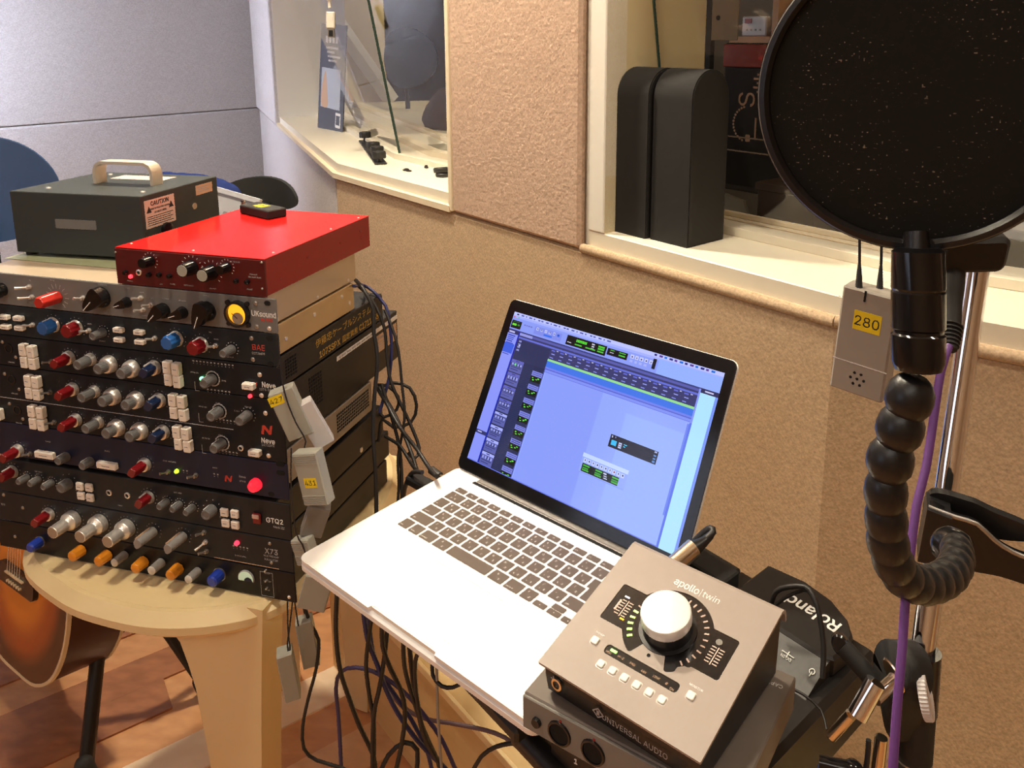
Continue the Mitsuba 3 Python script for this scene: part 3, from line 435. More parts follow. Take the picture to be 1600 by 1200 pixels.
        part(k, 'pointer_line', B(-.0006, .0006, r * .85, r * 1.06, .003, .026), 'print_white', fr.at(0, 0, 0, (math.cos(-.5), math.sin(-.5), 0), (-math.sin(-.5), math.cos(-.5), 0)))
        ticks = CC([B(-.0003, .0003, r * 1.3, r * 2.1, .0001, .0003) if 0 else _rot(B(-.0004, .0004, .0115, .0175, .0001, .0003), -2.5 + i * .42) for i in range(12)])
        part(u, 'dial_ticks', ticks, 'print_white_dim', fr)
    elif kind in ('RK', 'rk'):
        L = 17 if kind == 'RK' else 14
        k = part(u, 'knob', ngon(lobes(14, .02), pf([(R1, .5), (R1 * .98, 3), (R1 * .86, L)]), 56), 'black_gloss', fr, smooth=35)
        if kind == 'RK':
            part(k, 'cap_disc', lathe(pf([(0, L - .5), (R1 * .78, L - .5), (R1 * .74, L + .5), (0, L + .5)])), 'adapter_grey', fr)
        part(k, 'pointer_line', B(-.0005, .0005, r * .7, r * 1.0, .003, L * mm * .95), 'print_white', fr.at(0, 0, 0, (math.cos(-.6), math.sin(-.6), 0), (-math.sin(-.6), math.cos(-.6), 0)))
        part(u, 'dial_ticks', CC([_rot(B(-.00035, .00035, r * 1.35, r * 1.6, .0001, .0003), -2.4 + i * .44) for i in range(12)]), 'print_white', fr)
    else: return False
    return True
def _rot(m, a):
    m = m.copy(); m.apply_transform(trimesh.transformations.rotation_matrix(a, (0, 0, 1))); return m
def nlogo(h): return ext(Polygon([(-.62, -.5), (-.40, -.5), (-.30, .12), (.16, -.42), (.40, -.5), (.62, .5), (.40, .5), (.28, -.12), (-.16, .42), (-.42, .5)]), 0, 1).apply_scale((h, h, .0003)) if 0 else _sc(ext(Polygon([(-.62, -.45), (-.36, -.5), (-.24, .10), (.22, -.45), (.46, -.38), (.62, .5), (.38, .46), (.24, -.06), (-.20, .47), (-.46, .40)]), 0, 1), (h, h, .0003))
def _sc(m, s): m.apply_scale(s); return m
def dotring(r, n, a0, a1, s=.0006): return CC([_tr(lathe([(0, .0001), (s, .0001), (s, .0004), (0, .0004)], 6), r * math.cos(a), r * math.sin(a)) for a in np.linspace(a0, a1, n)])
def _tr(m, x, y, z=0): m.apply_translation((x, y, z)); return m
def controls(u, items, fr, w):
    """Everything that sits on a front panel; printing is collected by colour into one part each."""
    prints = {}
    def pr(mat, mesh, f):
        prints.setdefault(mat, []).append(f(mesh))
    for it in items:
        k, x, z = it[0], it[1] / 1000, it[2] / 1000; a = it[3] if len(it) > 3 else None
        if x < -.482: continue
        f = OUT(fr, x, z)
        if k not in ('t', 't2', 'T', 'T2', 'T3', 'T4', 'T5', 'TR') and knob(u, f, k, a if isinstance(a, (int, float)) else 7):
            if k in ('gk', 'lv', 'gs', 'gb', 'sk', 'wR', 'wB', 'gp', 'wR2', 'SK', 'wr', 'wn', 'gc'):
                n, q = {'gs': (9, 1.5), 'gb': (7, 1.75), 'sk': (8, 1.2), 'SK': (13, 1.25)}.get(k, (10, 1.45))
                pr('print_white' if k in ('gs', 'gk', 'gb', 'lv') else 'print_white_dim', dotring(a * .001 * q, n, -.7, 3.6), f)
        elif k == 'tg' or k == 'tg0':
            kk = part(u, 'toggle_switch', CC([ngon(lambda t: 1, [(.0034, 0), (.0034, .002)], 6), lathe([(0, .002), (.0026, .002), (.0024, .005), (0, .005)], 12)]), 'silver' if k == 'tg' else 'steel', f)
            t = (-.004, .002, .012) if not a else ((-.009, .001, .014) if a == 1 else (-.007, -.006, .013))
            part(kk, 'lever', tube([(0, 0, .004), (t[0] * .5, t[1] * .5, t[2] * .6), t], [.0011, .0015, .002], 8, .004), 'silver' if k == 'tg' else 'steel', f, smooth=50)
        elif k == 'jk':
            r = a * .001
            part(u, 'jack_socket', lathe([(r * .55, .0), (r, 0), (r, .0012), (r * .62, .0018), (r * .55, -.0005)], 20) if r < .006 else lathe([(r * .7, 0), (r, 0), (r, .0008), (r * .7, .0008), (r * .7, 0)], 20), 'silver' if r < .006 else 'black_plastic', f, smooth=30)
            part(u, 'socket_hole', lathe([(0, .0002), (r * .6, .0002), (r * .6, .0004), (0, .0004)], 16), 'dark_hole', f)
        elif k in ('b1', 'b2', 'b3', 'b4', 'b5'):
            w_, h_, l_ = {'b1': (.0145, .0066, .007), 'b2': (.0108, .0164, .0085), 'b3': (.0165, .0085, .008), 'b4': (.031, .0095, .007), 'b5': (.0115, .0115, .0045)}[k]
            kk = part(u, 'push_button', B(-w_ / 2, w_ / 2, -h_ / 2, h_ / 2, 0, l_, .0012), 'button_white', f)
            part(kk, 'button_mark', B(-w_ * .22, w_ * .22, -.0006, .0006, l_, l_ + .0002), 'print_grey', f)
        elif k in ('ledr', 'ledG', 'ledg', 'ledX', 'jewel'):
            r = {'ledr': .0026, 'ledG': .0030, 'ledg': .0026, 'ledX': .0034, 'jewel': .0085}[k]
            c, pw = {'ledr': ((1, .02, .03), 5), 'ledG': ((.45, 1, .03), 2.2), 'ledg': ((.1, 1, .25), 7), 'ledX': ((1, .03, .06), 3), 'jewel': ((1, .015, .03), 1.6)}[k]
            part(u, 'indicator_lamp', lathe([(0, .0), (r, 0), (r, r * .5), (r * .8, r * 1.1), (r * .4, r * 1.35), (0, r * 1.4)], 16), 'knob_red' if k in ('ledr', 'ledX', 'jewel') else 'panel_slate', f, emit=glow('', c, pw), label={'ledr': 'lit red indicator', 'ledG': 'lit green indicator', 'ledg': 'lit green indicator', 'ledX': 'lit red indicator', 'jewel': 'large lit red lamp'}[k])
        elif k in ('sc', 'bolt'):
            r = a * .001
            part(u, 'screw', lathe([(0, 0), (r, 0), (r, .0007), (r * .6, .0016), (0, .0016)], 14), 'silver' if k == 'bolt' or r > .003 and u != 'grey_rack_preamp' else 'steel', f, smooth=30)
        elif k == 'mh':
            part(u, 'mounting_hole', ext(rrect(-.0042, .0042, -.003, .003, .003), .0002, .0005), 'dark_hole', f)
        elif k == 'slot': part(u, 'mounting_slot', ext(rrect(-.006, .006, -.0032, .0032, .003), .0002, .0005), 'dark_hole', f)
        elif k == 'bs':
            part(u, 'button_cap', lathe([(0, 0), (.003, 0), (.0028, .004), (.002, .005), (0, .005)], 12), 'black_gloss', f, smooth=30)
        elif k == 'rock':
            kk = part(u, 'rocker_switch', B(-.0058, .0058, -.0075, .0075, 0, .003, .001), 'knob_red', f)
            part(kk, 'rocker_top', B(-.005, .005, .001, .007, .003, .0055, .001), 'label_pink', f)
        elif k == 'vu':
            kk = part(u, 'meter', CC([ext(Point(0, 0).buffer(.0165, 24).difference(Point(0, 0).buffer(.0135, 24)), 0, .006)] + [_tr(lathe([(0, 0), (.003, 0), (.003, .003), (0, .003)], 10), sx * .0135, sy * .0135) for sx in (-1, 1) for sy in (-1, 1)]), 'black_plastic', f, label='round black meter with an amber lit face')
            part(kk, 'lit_face', lathe([(0, .001), (.0136, .001), (.0136, .002), (0, .002)], 28), 'knob_orange', f, emit=glow('', (1, .36, .015), 1.5))
            part(kk, 'needle_cover', ext(Point(0, -.006).buffer(.0075, 12).intersection(sbox(-.02, -.013, .02, .02)), .0022, .0030), 'stain_brown', f)
            part(kk, 'needle', _rot(B(-.0003, .0003, 0, .010, .0032, .0035), .9).apply_translation((0, -.006, 0)), 'print_black', f)
        elif k == 'gm':
            kk = part(u, 'meter', ext(Point(0, 0).buffer(.0118, 20).intersection(sbox(-.02, -.0035, .02, .02)), 0, .002), 'print_white_dim', f, label='half-round meter with a pale green face')
            part(kk, 'lit_face', ext(Point(0, 0).buffer(.0108, 20).intersection(sbox(-.02, -.0028, .02, .02)), .002, .0024), 'device_white', f, emit=glow('', (.30, .62, .30), .42))
            part(kk, 'needle_cover', ext(Point(.004, -.003).buffer(.006, 10).intersection(sbox(-.02, -.0028, .02, .02)), .0024, .003), 'panel_navy', f)
        elif k == 'box': pr('print_grey', ext(sbox(-.0095, -.018, .0095, .018).difference(sbox(-.0089, -.0174, .0089, .0174)), .0001, .0004), f)
        elif k == 'dots': n = int(a); pr('print_white_dim', CC([B(-.0004 + (i - n / 2 + .5) * .0052, .0004 + (i - n / 2 + .5) * .0052, -.0004, .0004, .0001, .0004) for i in range(n)] + [B(-.0012 + (i - n / 2 + .5) * .0052, .0012 + (i - n / 2 + .5) * .0052, .0024, .0042, .0001, .0003) for i in range(n)]), f)
        elif k == 'dots3':
            for dz in (.012, -.003, -.014): part(u, 'small_switch', _tr(lathe([(0, 0), (.0012, 0), (.001, .004), (0, .004)], 8), 0, dz), 'silver', f)
        elif k == 'brk': pr('print_white_dim', CC([B(-.0003, .0003, -.006, .006, .0001, .0003), B(-.0003, .006, -.0063, -.0057, .0001, .0003)]), f)
        elif k in ('N1', 'NB', 'NM'):
            h = {'N1': .0058, 'NB': .0135, 'NM': .0095}[k]; f2 = f.at(-.007 if k == 'N1' else 0, 0, 0); pr('print_red', nlogo(h), f2)
        elif k in ('t', 't2', 'T', 'T2', 'T3', 'T4', 'T5', 'TR'):
            h, m, b = {'t': (.0017, 'print_white_dim', False), 't2': (.0026, 'print_grey', False), 'T': (.0068, 'print_white', True), 'T2': (.0036, 'print_red', True), 'T3': (.0030, 'print_white_dim', False), 'T4': (.0066, 'print_white', True), 'T5': (.0074, 'print_grey', True), 'TR': (.0072, 'print_red', False)}[k]
            pr(m, txt(a, h, .0003, b, sx=.86 if k == 'T' else 1.), f)
    for m, l in prints.items(): part(u, {'print_red': 'red_lettering'}.get(m, 'lettering'), CC(l), m, WORLD)
PW = .4826
def rack_unit(name, z0, z1, mat, label, items, depth, casemat, inset=.021, y0=0., holes=True, caseinset=.0015, th=.003):
    u = thing(name, label, 'audio unit')
    part(u, 'front_panel', B(-PW, 0, 0, th, z0 + .0004, z1 - .0004, .0008), mat, R)
    part(u, 'case', B(-PW + inset, -inset, th, depth, z0 + caseinset, z1 - caseinset, .0012), casemat, R)
    controls(u, items, R, PW)
    return u
Z = [-.3052, -.3498, -.3930, -.4372, -.5225, -.5735, -.5785, -.6308, -.6775, -.7215]
u = rack_unit('grey_rack_preamp', Z[1], Z[0], 'panel_grey', 'grey rack unit with an amber round meter, topmost of the rack stack', RACK['uk'], .222, 'gold_pale')
for y in (.03, .12, .2): part(u, 'case_screw', lathe([(0, 0), (.0022, 0), (.0022, .0006), (0, .0012)], 10), 'silver', F(R.pt(-.021, y, -.343), R.y, R.z, R.x))
u = rack_unit('two_channel_rack_preamp', Z[2], Z[1], 'panel_slate', 'dark rack unit with blue and red knobs and red lettering, second from the top', RACK['bae'], .214, 'gold_plate')
for y, z in ((.045, -.375), (.11, -.365), (.18, -.362), (.20, -.378)): part(u, 'case_screw', lathe([(0, 0), (.003, 0), (.003, .001), (0, .0018)], 10), 'silver', F(R.pt(-.021, y, z), R.y, R.z, R.x))
u = rack_unit('single_channel_rack_preamp', Z[3], Z[2], 'panel_black', 'black rack unit with a lit green lamp and gold Japanese lettering on its side', RACK['spx'], .298, 'case_black')
SIDE = F(R.pt(-.021 + .0002, 0, 0), R.y, R.z, R.x)            # right side of the cases: x = depth, y = height, z = out
def vents(u, x0, y0, nx, ny, px, py, w, h, mat='dark_hole', name='vent_holes'):
    part(u, name, CC([B(x0 + i * px, x0 + i * px + w, y0 - j * py, y0 - j * py + h, 0, .0004) for i in range(nx) for j in range(ny)]), mat, SIDE, kind='stuff')
vents(u, .040, -.405, 5, 6, .0052, .0046, .0030, .0026)
def glyph(ch):
    ps = [Polygon(list(zip(r[0][0::2], r[0][1::2])), [list(zip(h[0::2], h[1::2])) for h in r[1:]]).buffer(0) for r in GLYPHS[ch]]
    return shapely.union_all(ps)
def jtext(s, h):
    out, x = [], 0.
    for ch in s:
        if ch in GLYPHS:
            g = shapely.affinity.translate(glyph(ch), x, 0); out.append(_sc(ext(g, 0, 1), (h / 57, h / 57, .0003))); x += 57
        elif ch == ' ': x += 20
        else:
            m = txt(ch, h * .80, .0003, True, center=False); m.apply_translation((x * h / 57, h * .45, 0)); out.append(m); x += (m.bounds[1][0] - m.bounds[0][0]) / h * 57 + 5
    return CC(out)
part(u, 'gold_lettering', CC([_tr(jtext('伊藤忠ケーブルシステム㈱', .0138), .108, -.4140), _tr(jtext('1073SPX 固定資産 C1711465', .0112), .116, -.4310)]), 'print_gold', SIDE)
u = rack_unit('double_height_rack_preamp', Z[4], Z[3], 'panel_black', 'double-height black rack unit with two rows of knobs and a large red N', RACK['dpx'], .345, 'case_black')
part(u, 'groove', B(-PW + .002, -.0735, -.0004, .0006, -.4856, -.4846), 'print_grey', R)
vents(u, .088, -.452, 6, 9, .0055, .0052, .0032, .0030)
part(u, 'white_label', B(.158, .344, -.4525, -.4455, 0, .0004), 'label_white', SIDE)
part(u, 'label_print', CC([B(.164 + i * .007, .168 + i * .007 + .002 * (i % 2), -.4505, -.4475, .0004, .0006) for i in range(14)]), 'print_grey', SIDE)
k = part(u, 'warning_label', B(.268, .340, -.487, -.458, 0, .0004), 'label_brown', SIDE)
part(k, 'warning_text', CC([_tr(txt('CAUTION', .004, .0003, True), .284, -.464, .0004)] + [B(.273, .273 + .03 + .02 * (i % 3), -.4715 - i * .004, -.4705 - i * .004, .0004, .0006) for i in range(4)]), 'print_grey', SIDE)
u = rack_unit('navy_rack_preamp', Z[5], Z[4], 'panel_navy', 'dark navy rack unit with two long white buttons and a big lit red lamp', RACK['blue'], .252, 'perf_steel')
vents(u, .150, -.535, 18, 6, .0052, .0050, .0032, .0030)
for y in (.085, .105, .125): part(u, 'side_slot', B(y, y + .012, -.559, -.5545, 0, .0006), 'label_white', SIDE)
part(u, 'rubber_foot', CC([B(-PW + .05, -PW + .07, .02, .04, Z[6], Z[5] + .0015), B(-.07, -.05, .02, .04, Z[6], Z[5] + .0015), B(-.07, -.05, .2, .22, Z[6], Z[5] + .0015)]), 'rubber', R)
u = rack_unit('black_equalizer', Z[7], Z[6], 'panel_graphite', 'black rack unit lettered GTQ2 with square white button blocks and a red rocker switch', RACK['gtq'], .284, 'case_black')
part(u, 'case_screw', lathe([(0, 0), (.004, 0), (.004, .001), (0, .002)], 12), 'silver', SIDE.at(.212, -.6200, 0))
u = rack_unit('silver_knob_equalizer', Z[8], Z[7], 'panel_graphite', 'charcoal rack unit lettered X73 with three large silver stepped knobs', RACK['x73'], .30, 'case_black')
part(u, 'groove', B(-.12, -.022, -.0004, .0006, -.6752, -.6744), 'label_brown', R)
u = rack_unit('black_compressor', Z[9], Z[8], 'panel_jet', 'black rack unit with orange knobs and a green meter, lowest of the stack', RACK['low'], .29, 'case_black')
# red half-width preamp on top
RZ0, RZ1 = -.3045, -.2585
u = thing('red_preamp', 'glossy red half-width preamp on top of the rack stack', 'audio unit')
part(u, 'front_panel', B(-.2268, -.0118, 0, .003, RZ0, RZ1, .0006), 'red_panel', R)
part(u, 'case', B(-.2262, -.0124, .003, .252, RZ0 + .0005, RZ1 + .0006, .0008), 'red_side_shaded', R)
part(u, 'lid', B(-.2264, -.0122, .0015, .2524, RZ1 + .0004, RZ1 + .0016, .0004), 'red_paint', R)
for x, y in ((-.219, .02), (-.219, .235), (-.02, .03), (-.02, .16), (-.02, .235), (-.12, .012)): part(u, 'case_screw', lathe([(0, 0), (.0018, 0), (.0014, .0009), (0, .0011)], 8), 'silver', F(R.pt(x, y, RZ1 + .0015), R.x, R.y, (0, 0, 1)))
SR = F(R.pt(-.0124, 0, 0), R.y, R.z, R.x)
for y, z in ((.09, -.278), (.17, -.279), (.225, -.274), (.228, -.285), (.03, -.29)): part(u, 'case_screw', lathe([(0, 0), (.0022, 0), (.0022, .0005), (0, .0008)], 10), 'knob_red', SR.at(y, z, 0))
controls(u, RACK['red'], R, .215)
# tan base plate under the red unit is the top of the grey unit's case; power supply with handle
PS = F(R.pt(-.471, .075, 0), (math.cos(math.radians(-8.5)), math.sin(math.radians(-8.5)), 0), (math.sin(math.radians(8.5)), math.cos(math.radians(8.5)), 0), (0, 0, 1))
PZ0, PZ1 = -.3005, -.2120
u = thing('power_supply', 'dark green-grey metal box with a pale carrying handle standing on the rack stack', 'power supply')
part(u, 'case', B(0, .204, 0, .172, PZ0, PZ1, .001), 'psu_green', PS)
for x, y in ((.012, .012), (.192, .012), (.012, .16), (.192, .16)): part(u, 'rubber_foot', _tr(lathe([(0, 0), (.007, 0), (.007, PZ0 - Z[0] + .0012), (0, PZ0 - Z[0] + .0012)], 12), x, y, Z[0] - .0006), 'rubber', PS)
hp = [(0, 0), (0, .020), (.004, .029), (.013, .034), (.085, .034), (.094, .029), (.098, .020), (.098, 0)]
outl = Polygon([(x, z) for x, z in hp]).buffer(0); inn = Polygon([(.0045, -.001), (.0045, .019), (.0075, .026), (.0145, .0295), (.0835, .0295), (.0905, .026), (.0935, .019), (.0935, -.001)])
part(u, 'handle', ext(outl.difference(inn), 0, .022), 'handle_metal', F(PS.pt(.068, .098, PZ1), PS.x, (0, 0, 1), -PS.y), smooth=40)
for x, y in ((.035, .03), (.185, .03), (.035, .15)): part(u, 'screw', lathe([(0, 0), (.0035, 0), (.003, .0014), (0, .0022)], 12), 'silver', F(PS.pt(x, y, PZ1), PS.x, PS.y), smooth=40)
part(u, 'top_label', B(.06, .15, .118, .150, PZ1, PZ1 + .0004), 'label_pink', PS)
part(u, 'front_badge', ext(rrect(.068, .132, -.2625, -.2490, .002), 0, .0006), 'knob_grey', F(PS.pt(0, 0, 0), PS.x, (0, 0, 1), -PS.y))
PR = F(PS.pt(.204, 0, 0), PS.y, PS.z, PS.x)
k = part(u, 'caution_label', B(.006, .068, -.2600, -.2200, 0, .0004), 'label_pink', PR)
tri = lambda x, y, s: ext(Polygon([(x - s, y - s * .8), (x + s, y - s * .8), (x, y + s)]), .0004, .0007)
part(k, 'caution_text', CC([_tr(txt('CAUTION', .0058, .0003, True), .037, -.2258, .0004), tri(.014, -.2340, .005), tri(.060, -.2340, .005), _tr(txt('RISK OF ELECTRIC SHOCK', .0022, .0003, True), .037, -.2335, .0004), _tr(txt('DO NOT OPEN', .0026, .0003, True), .037, -.2390, .0004)] + [B(.010, .063 - .006 * (i % 2), -.2446 - i * .003, -.2436 - i * .003, .0004, .0006) for i in range(5)]), 'print_black', PR)
part(u, 'rating_label', B(.118, .158, -.2330, -.2180, 0, .0004), 'label_brown', PR)
part(u, 'rating_label_text', CC([B(.122, .150 - .006 * (i % 2), -.2225 - i * .003, -.2215 - i * .003, .0004, .0006) for i in range(3)]), 'print_grey', PR)
part(u, 'power_socket', CC([lathe([(0, 0), (.010, 0), (.010, .005), (.006, .006), (0, .006)], 16)]), 'black_gloss', PR.at(.045, -.268, 0), smooth=30)
part(u, 'vent_plug', lathe([(0, 0), (.005, 0), (.005, .001), (0, .001)], 14), 'stain_brown', PR.at(.112, -.2480, 0))
u = thing('green_mat', 'dark green mat under the power supply', 'mat')
part(u, 'sheet', B(-.475, -.2275, .058, .215, Z[0] - .0011, Z[0] - .0005), 'plate_green', R)
# fob and small clip on the red unit
fo = R.pt(-.166, .214, RZ1 + .0018)
RF = F(fo, (math.cos(-.62), math.sin(-.62), 0), (math.sin(.62), math.cos(.62), 0))
u = thing('alarm_fob', 'small black plastic fob with a yellow sticker lying on the red preamp', 'remote')
part(u, 'body', bev(rrect(-.037, .037, -.016, .016, .003), 0, .013, .0015), 'black_matte', RF, smooth=30)
part(u, 'sticker', B(-.014, .008, -.008, .008, .013, .0134), 'label_yellow', RF, label='yellow number sticker')
part(u, 'sticker_number', _tr(txt('275', .005, .0002, True), -.003, 0, .0134), 'print_black', RF)
u = thing('metal_clip', 'small upright metal clip at the back of the red preamp', 'clip')
part(u, 'post', B(-.222, -.2175, .238, .243, RZ1 + .0006, RZ1 + .014, .0006), 'steel', R); part(u, 'tip', _tr(lathe([(0, 0), (.003, 0), (.003, .003), (0, .004)], 10), 0, 0), 'chrome', F(R.pt(-.2198, .2405, RZ1 + .013), R.x, R.y))

# ------------------------------------------------------------------ cream table, guitar, chairs
tp = [(-.402, .906), (-.345, 1.0), (-.306, 1.118), (-.312, 1.21), (-.345, 1.29), (-.44, 1.39), (-.6, 1.44), (-.74, 1.37), (-.825, 1.24), (-.843, 1.10), (-.80, .988), (-.70, .914), (-.618, .881), (-.539, .866), (-.4605, .874)]
TZ = -.7222
u = thing('cream_table', 'cream wooden table with a rounded top and flared leg under the rack units', 'table')
tpoly = spline(tp, 6)
part(u, 'tabletop', CC([bev(tpoly.buffer(-.0005), TZ - .038, TZ - .0002, .0135), ext(tpoly.buffer(-.02), TZ - .037, TZ)]), 'table_cream', smooth=40)
legp = Polygon([(-.060, TZ - .003), (-.095, TZ - .016), (-.195, -.757), (-.1925, -.770), (-.1855, -.782), (-.1709, -.800), (-.1613, -.832), (-.1526, -.870), (-.1447, -.952), (-.1377, -1.026), (-.128, -1.15), (-.118, -1.299), (-.075, -1.299), (-.0611, -1.006), (-.0500, -.86), (-.0443, -.795), (-.0385, -.735), (-.0375, TZ - .003)])
part(u, 'leg', ext(legp, -.040, .004), 'table_cream', F(R.pt(0, -.014, 0), R.x, (0, 0, 1), -R.y), smooth=35)
for px, py, a in ((-.605, 1.385, 1.9), (-.437, 1.335, 1.2)):
    lp = Polygon([(-.10, TZ - .028), (.10, TZ - .028), (.06, TZ - .09), (.035, TZ - .2), (.022, ZF + .001), (-.022, ZF + .001), (-.035, TZ - .2), (-.06, TZ - .09)])
    part(u, 'leg', ext(lp, -.017, .017), 'table_cream', F((px, py, 0), (math.cos(a + 1.57), math.sin(a + 1.57), 0), (0, 0, 1)), smooth=35)
# guitar on its stand
gu = unit(V(.03, .20, .97)); gn = unit(V(-.55, -.80, .15)); gn = unit(gn - gu * (gn @ gu)); gx = np.cross(gu, gn)
G = F(V(-1.054, 1.30, -.966), gx, gu, gn)                # x across the body, y towards the neck, z out of its top
half = [(0, -.205), (.08, -.200), (.145, -.165), (.185, -.10), (.195, -.02), (.175, .06), (.13, .115), (.105, .155), (.112, .21), (.138, .255), (.138, .30), (.105, .335), (.05, .352), (0, .355)]
gp_ = spline(half + [(-x, y) for x, y in half[-2:0:-1]], 5)
def guitar_col(p, n, uv):      # sunburst, in the guitar's own axes
    x = (p.x - G.o[0]) * G.x[0] + (p.y - G.o[1]) * G.x[1] + (p.z - ZC - G.o[2]) * G.x[2]; y = (p.x - G.o[0]) * G.y[0] + (p.y - G.o[1]) * G.y[1] + (p.z - ZC - G.o[2]) * G.y[2]
    d = dr.maximum(dr.abs(x) / .195, dr.sqrt(dr.square(x / .195) + dr.square(dr.minimum(y, 0) / .205)))
    return MX(MX((.66, .21, .016), (.34, .065, .010), SM(.42, .72, d)), (.030, .010, .007), SM(.70, .93, d))
scene['guitar_top'] = {'type': 'twosided', 'nested': {'type': 'principled', 'base_color': mikit.proc(guitar_col), 'roughness': .14, 'specular': .6}}
u = thing('acoustic_guitar', 'sunburst acoustic guitar with cream binding, on a stand below the cream table', 'guitar')
topm = ext(gp_, -.002, 0); v_, f_ = trimesh.creation.triangulate_polygon(gp_, engine='earcut')
grid = trimesh.Trimesh(np.c_[v_, np.zeros(len(v_))], f_, process=False)
for _ in range(4): grid = grid.subdivide_to_size(.03, max_iter=6) if _ == 0 else grid
if grid.face_normals[0][2] < 0: grid.invert()
part(u, 'top', grid, 'guitar_top', G)
part(u, 'body', ext(gp_.buffer(-.001), -.100, -.0008), 'guitar_side', G, smooth=40)
ring = lambda z0, z1: ext(gp_.buffer(.0012).difference(gp_.buffer(-.0045)), z0, z1)
part(u, 'binding', ring(-.006, .0008), 'binding_cream', G); part(u, 'binding', ring(-.1008, -.096), 'binding_cream', G)
part(u, 'bridge', CC([ext(rrect(-.078, .078, -.018, .018, .010), 0, .009)]), 'black_gloss', G.at(0, -.030, 0), smooth=30)
part(u, 'saddle', B(-.038, .038, -.024, -.021, .009, .013), 'binding_cream', G)
for i in range(6): part(u, 'bridge_pin', _tr(lathe([(0, .009), (.0028, .009), (.0028, .013), (0, .014)], 8), -.027 + i * .0108, -.037), 'binding_cream', G)
part(u, 'sound_hole', lathe([(0, .0006), (.05, .0006), (.05, .0009), (0, .0009)], 32), 'dark_hole', G.at(0, .17, 0))
part(u, 'strings', CC([B(-.027 + i * .0108 - .0006, -.027 + i * .0108 + .0006, -.023, .62, .012, .013) for i in range(6)]), 'silver', G)
part(u, 'neck', B(-.026, .026, .30, .62, -.022, .010, .008), 'guitar_side', G)
u = thing('guitar_stand', 'black tubular guitar stand with rubber feet on the wooden floor', 'stand')
hub = V(-.833, 1.335, -1.105); foot = V(-.757, 1.352, ZF + .012); foot2 = V(-.885, 1.165, ZF + .012); foot3 = V(-1.16, 1.46, ZF + .012)
part(u, 'hub', _tr(trimesh.creation.icosphere(2, .017), *hub), 'black_plastic', smooth=True)
for a, b, r in ((hub, foot, .0105), (V(-.905, 1.262, -1.13), foot2, .0125), (hub, V(-.97, 1.30, -1.14), .009), (V(-.97, 1.30, -1.14), foot3, .011), (hub, V(-.79, 1.40, -1.08), .010), (V(-.97, 1.30, -1.14), V(-.905, 1.262, -1.13), .011)):
    part(u, 'tube', rod(a, b, r), 'black_plastic', smooth=40)
for p_ in (foot, foot2, foot3): part(u, 'rubber_foot', _tr(trimesh.convex.convex_hull(np.vstack([trimesh.creation.icosphere(2, .019).vertices * [1, 1, .55], trimesh.creation.icosphere(2, .015).vertices + [-.012 if p_ is foot else 0, 0, .022]])), p_[0], p_[1], ZF + .0106), 'rubber', smooth=60)
def shell_chair(key, label, group, c, ax, mat, rx, rz, tilt_, seatmat, legs=True):
    """A moulded chair: a round cupped back, a seat pan and four thin legs."""
    u = thing(key, label, 'chair', group); x = unit(V(math.cos(ax), math.sin(ax), 0)); y = V(-x[1], x[0], 0); zt_ = unit(V(0, 0, 1) + y * tilt_)
    Fc = F(c, x, zt_, np.cross(x, zt_))
    a = np.linspace(0, 2 * np.pi, 48, endpoint=False); rr = np.linspace(0, 1, 7)[1:]; v = [[0, 0, 0]]; f = []
    for r_ in rr: v += [[r_ * rx * math.cos(t), r_ * rz * math.sin(t), .05 * r_**2 * math.cos(t)**2] for t in a]
    for i in range(48):
        f.append([0, 1 + i, 1 + (i + 1) % 48])
        for j in range(5): p, q = 1 + j * 48, 1 + (j + 1) * 48; f += [[p + i, q + i, q + (i + 1) % 48], [p + i, q + (i + 1) % 48, p + (i + 1) % 48]]
    m = trimesh.Trimesh(np.array(v), np.array(f), process=False); back = m.copy(); back.vertices = np.asarray(back.vertices) - [0, 0, .012]; back.invert()
    o = 1 + 5 * 48; rim = [[o + i, o + (i + 1) % 48, len(v) + o + i] for i in range(48)] + [[o + (i + 1) % 48, len(v) + o + (i + 1) % 48, len(v) + o + i] for i in range(48)]
    whole = trimesh.Trimesh(np.vstack([m.vertices, back.vertices]), np.vstack([m.faces, np.asarray(back.faces) + len(v), rim]), process=False)
    part(u, 'back', whole, mat, Fc, smooth=40)
    zs_ = -.82; Fs = F((c[0], c[1], 0), x, y)
    part(u, 'seat', bev(rrect(-.21, .21, -.40, .02, .12), zs_, zs_ + .022, .006), seatmat, Fs, smooth=40)
    part(u, 'spine', rod(V(c[0], c[1], c[2] - rz * .6), Fs.pt(0, -.02, zs_ + .01), .012), 'black_plastic')
    for sx in (-1, 1):
        for sy in (-.36, -.02): part(u, 'leg', rod(Fs.pt(sx * .16, sy, zs_), Fs.pt(sx * .20, sy * 1.1, ZF), .011), 'black_plastic')
    return u
shell_chair('shell_chair', 'blue round-backed chair at the left edge behind the metal power supply', None, V(-1.775, 2.26, -.445), .55, 'blue_shell', .185, .165, -.15, 'blue_shell')
# charcoal chair with a blue garment
u = shell_chair('shell_chair', 'charcoal round-backed chair beside the bay corner, blue garment over it', None, V(-.965, 2.30, -.450), -.25, 'charcoal_shell', .135, .050, -.10, 'charcoal_shell')
gm = trimesh.creation.icosphere(4, 1.0); gv = np.asarray(gm.vertices) * [.17, .10, .075]
from meshkit import fbm as nfbm
gv = gv * (1 + .35 * (nfbm(gv * 14, 3)[:, None] - .5)); gm.vertices = gv
solo('blue_garment', 'dark blue garment lying behind the metal power supply', 'clothing', gm, 'blue_cloth', F(V(-1.09, 2.05, -.425), (1, 0, 0), (0, 1, 0)), smooth=True)
for s_, p0, p1 in ((0, (-.79, 2.00, -.40), (-.76, 2.1, -.9)),): pass
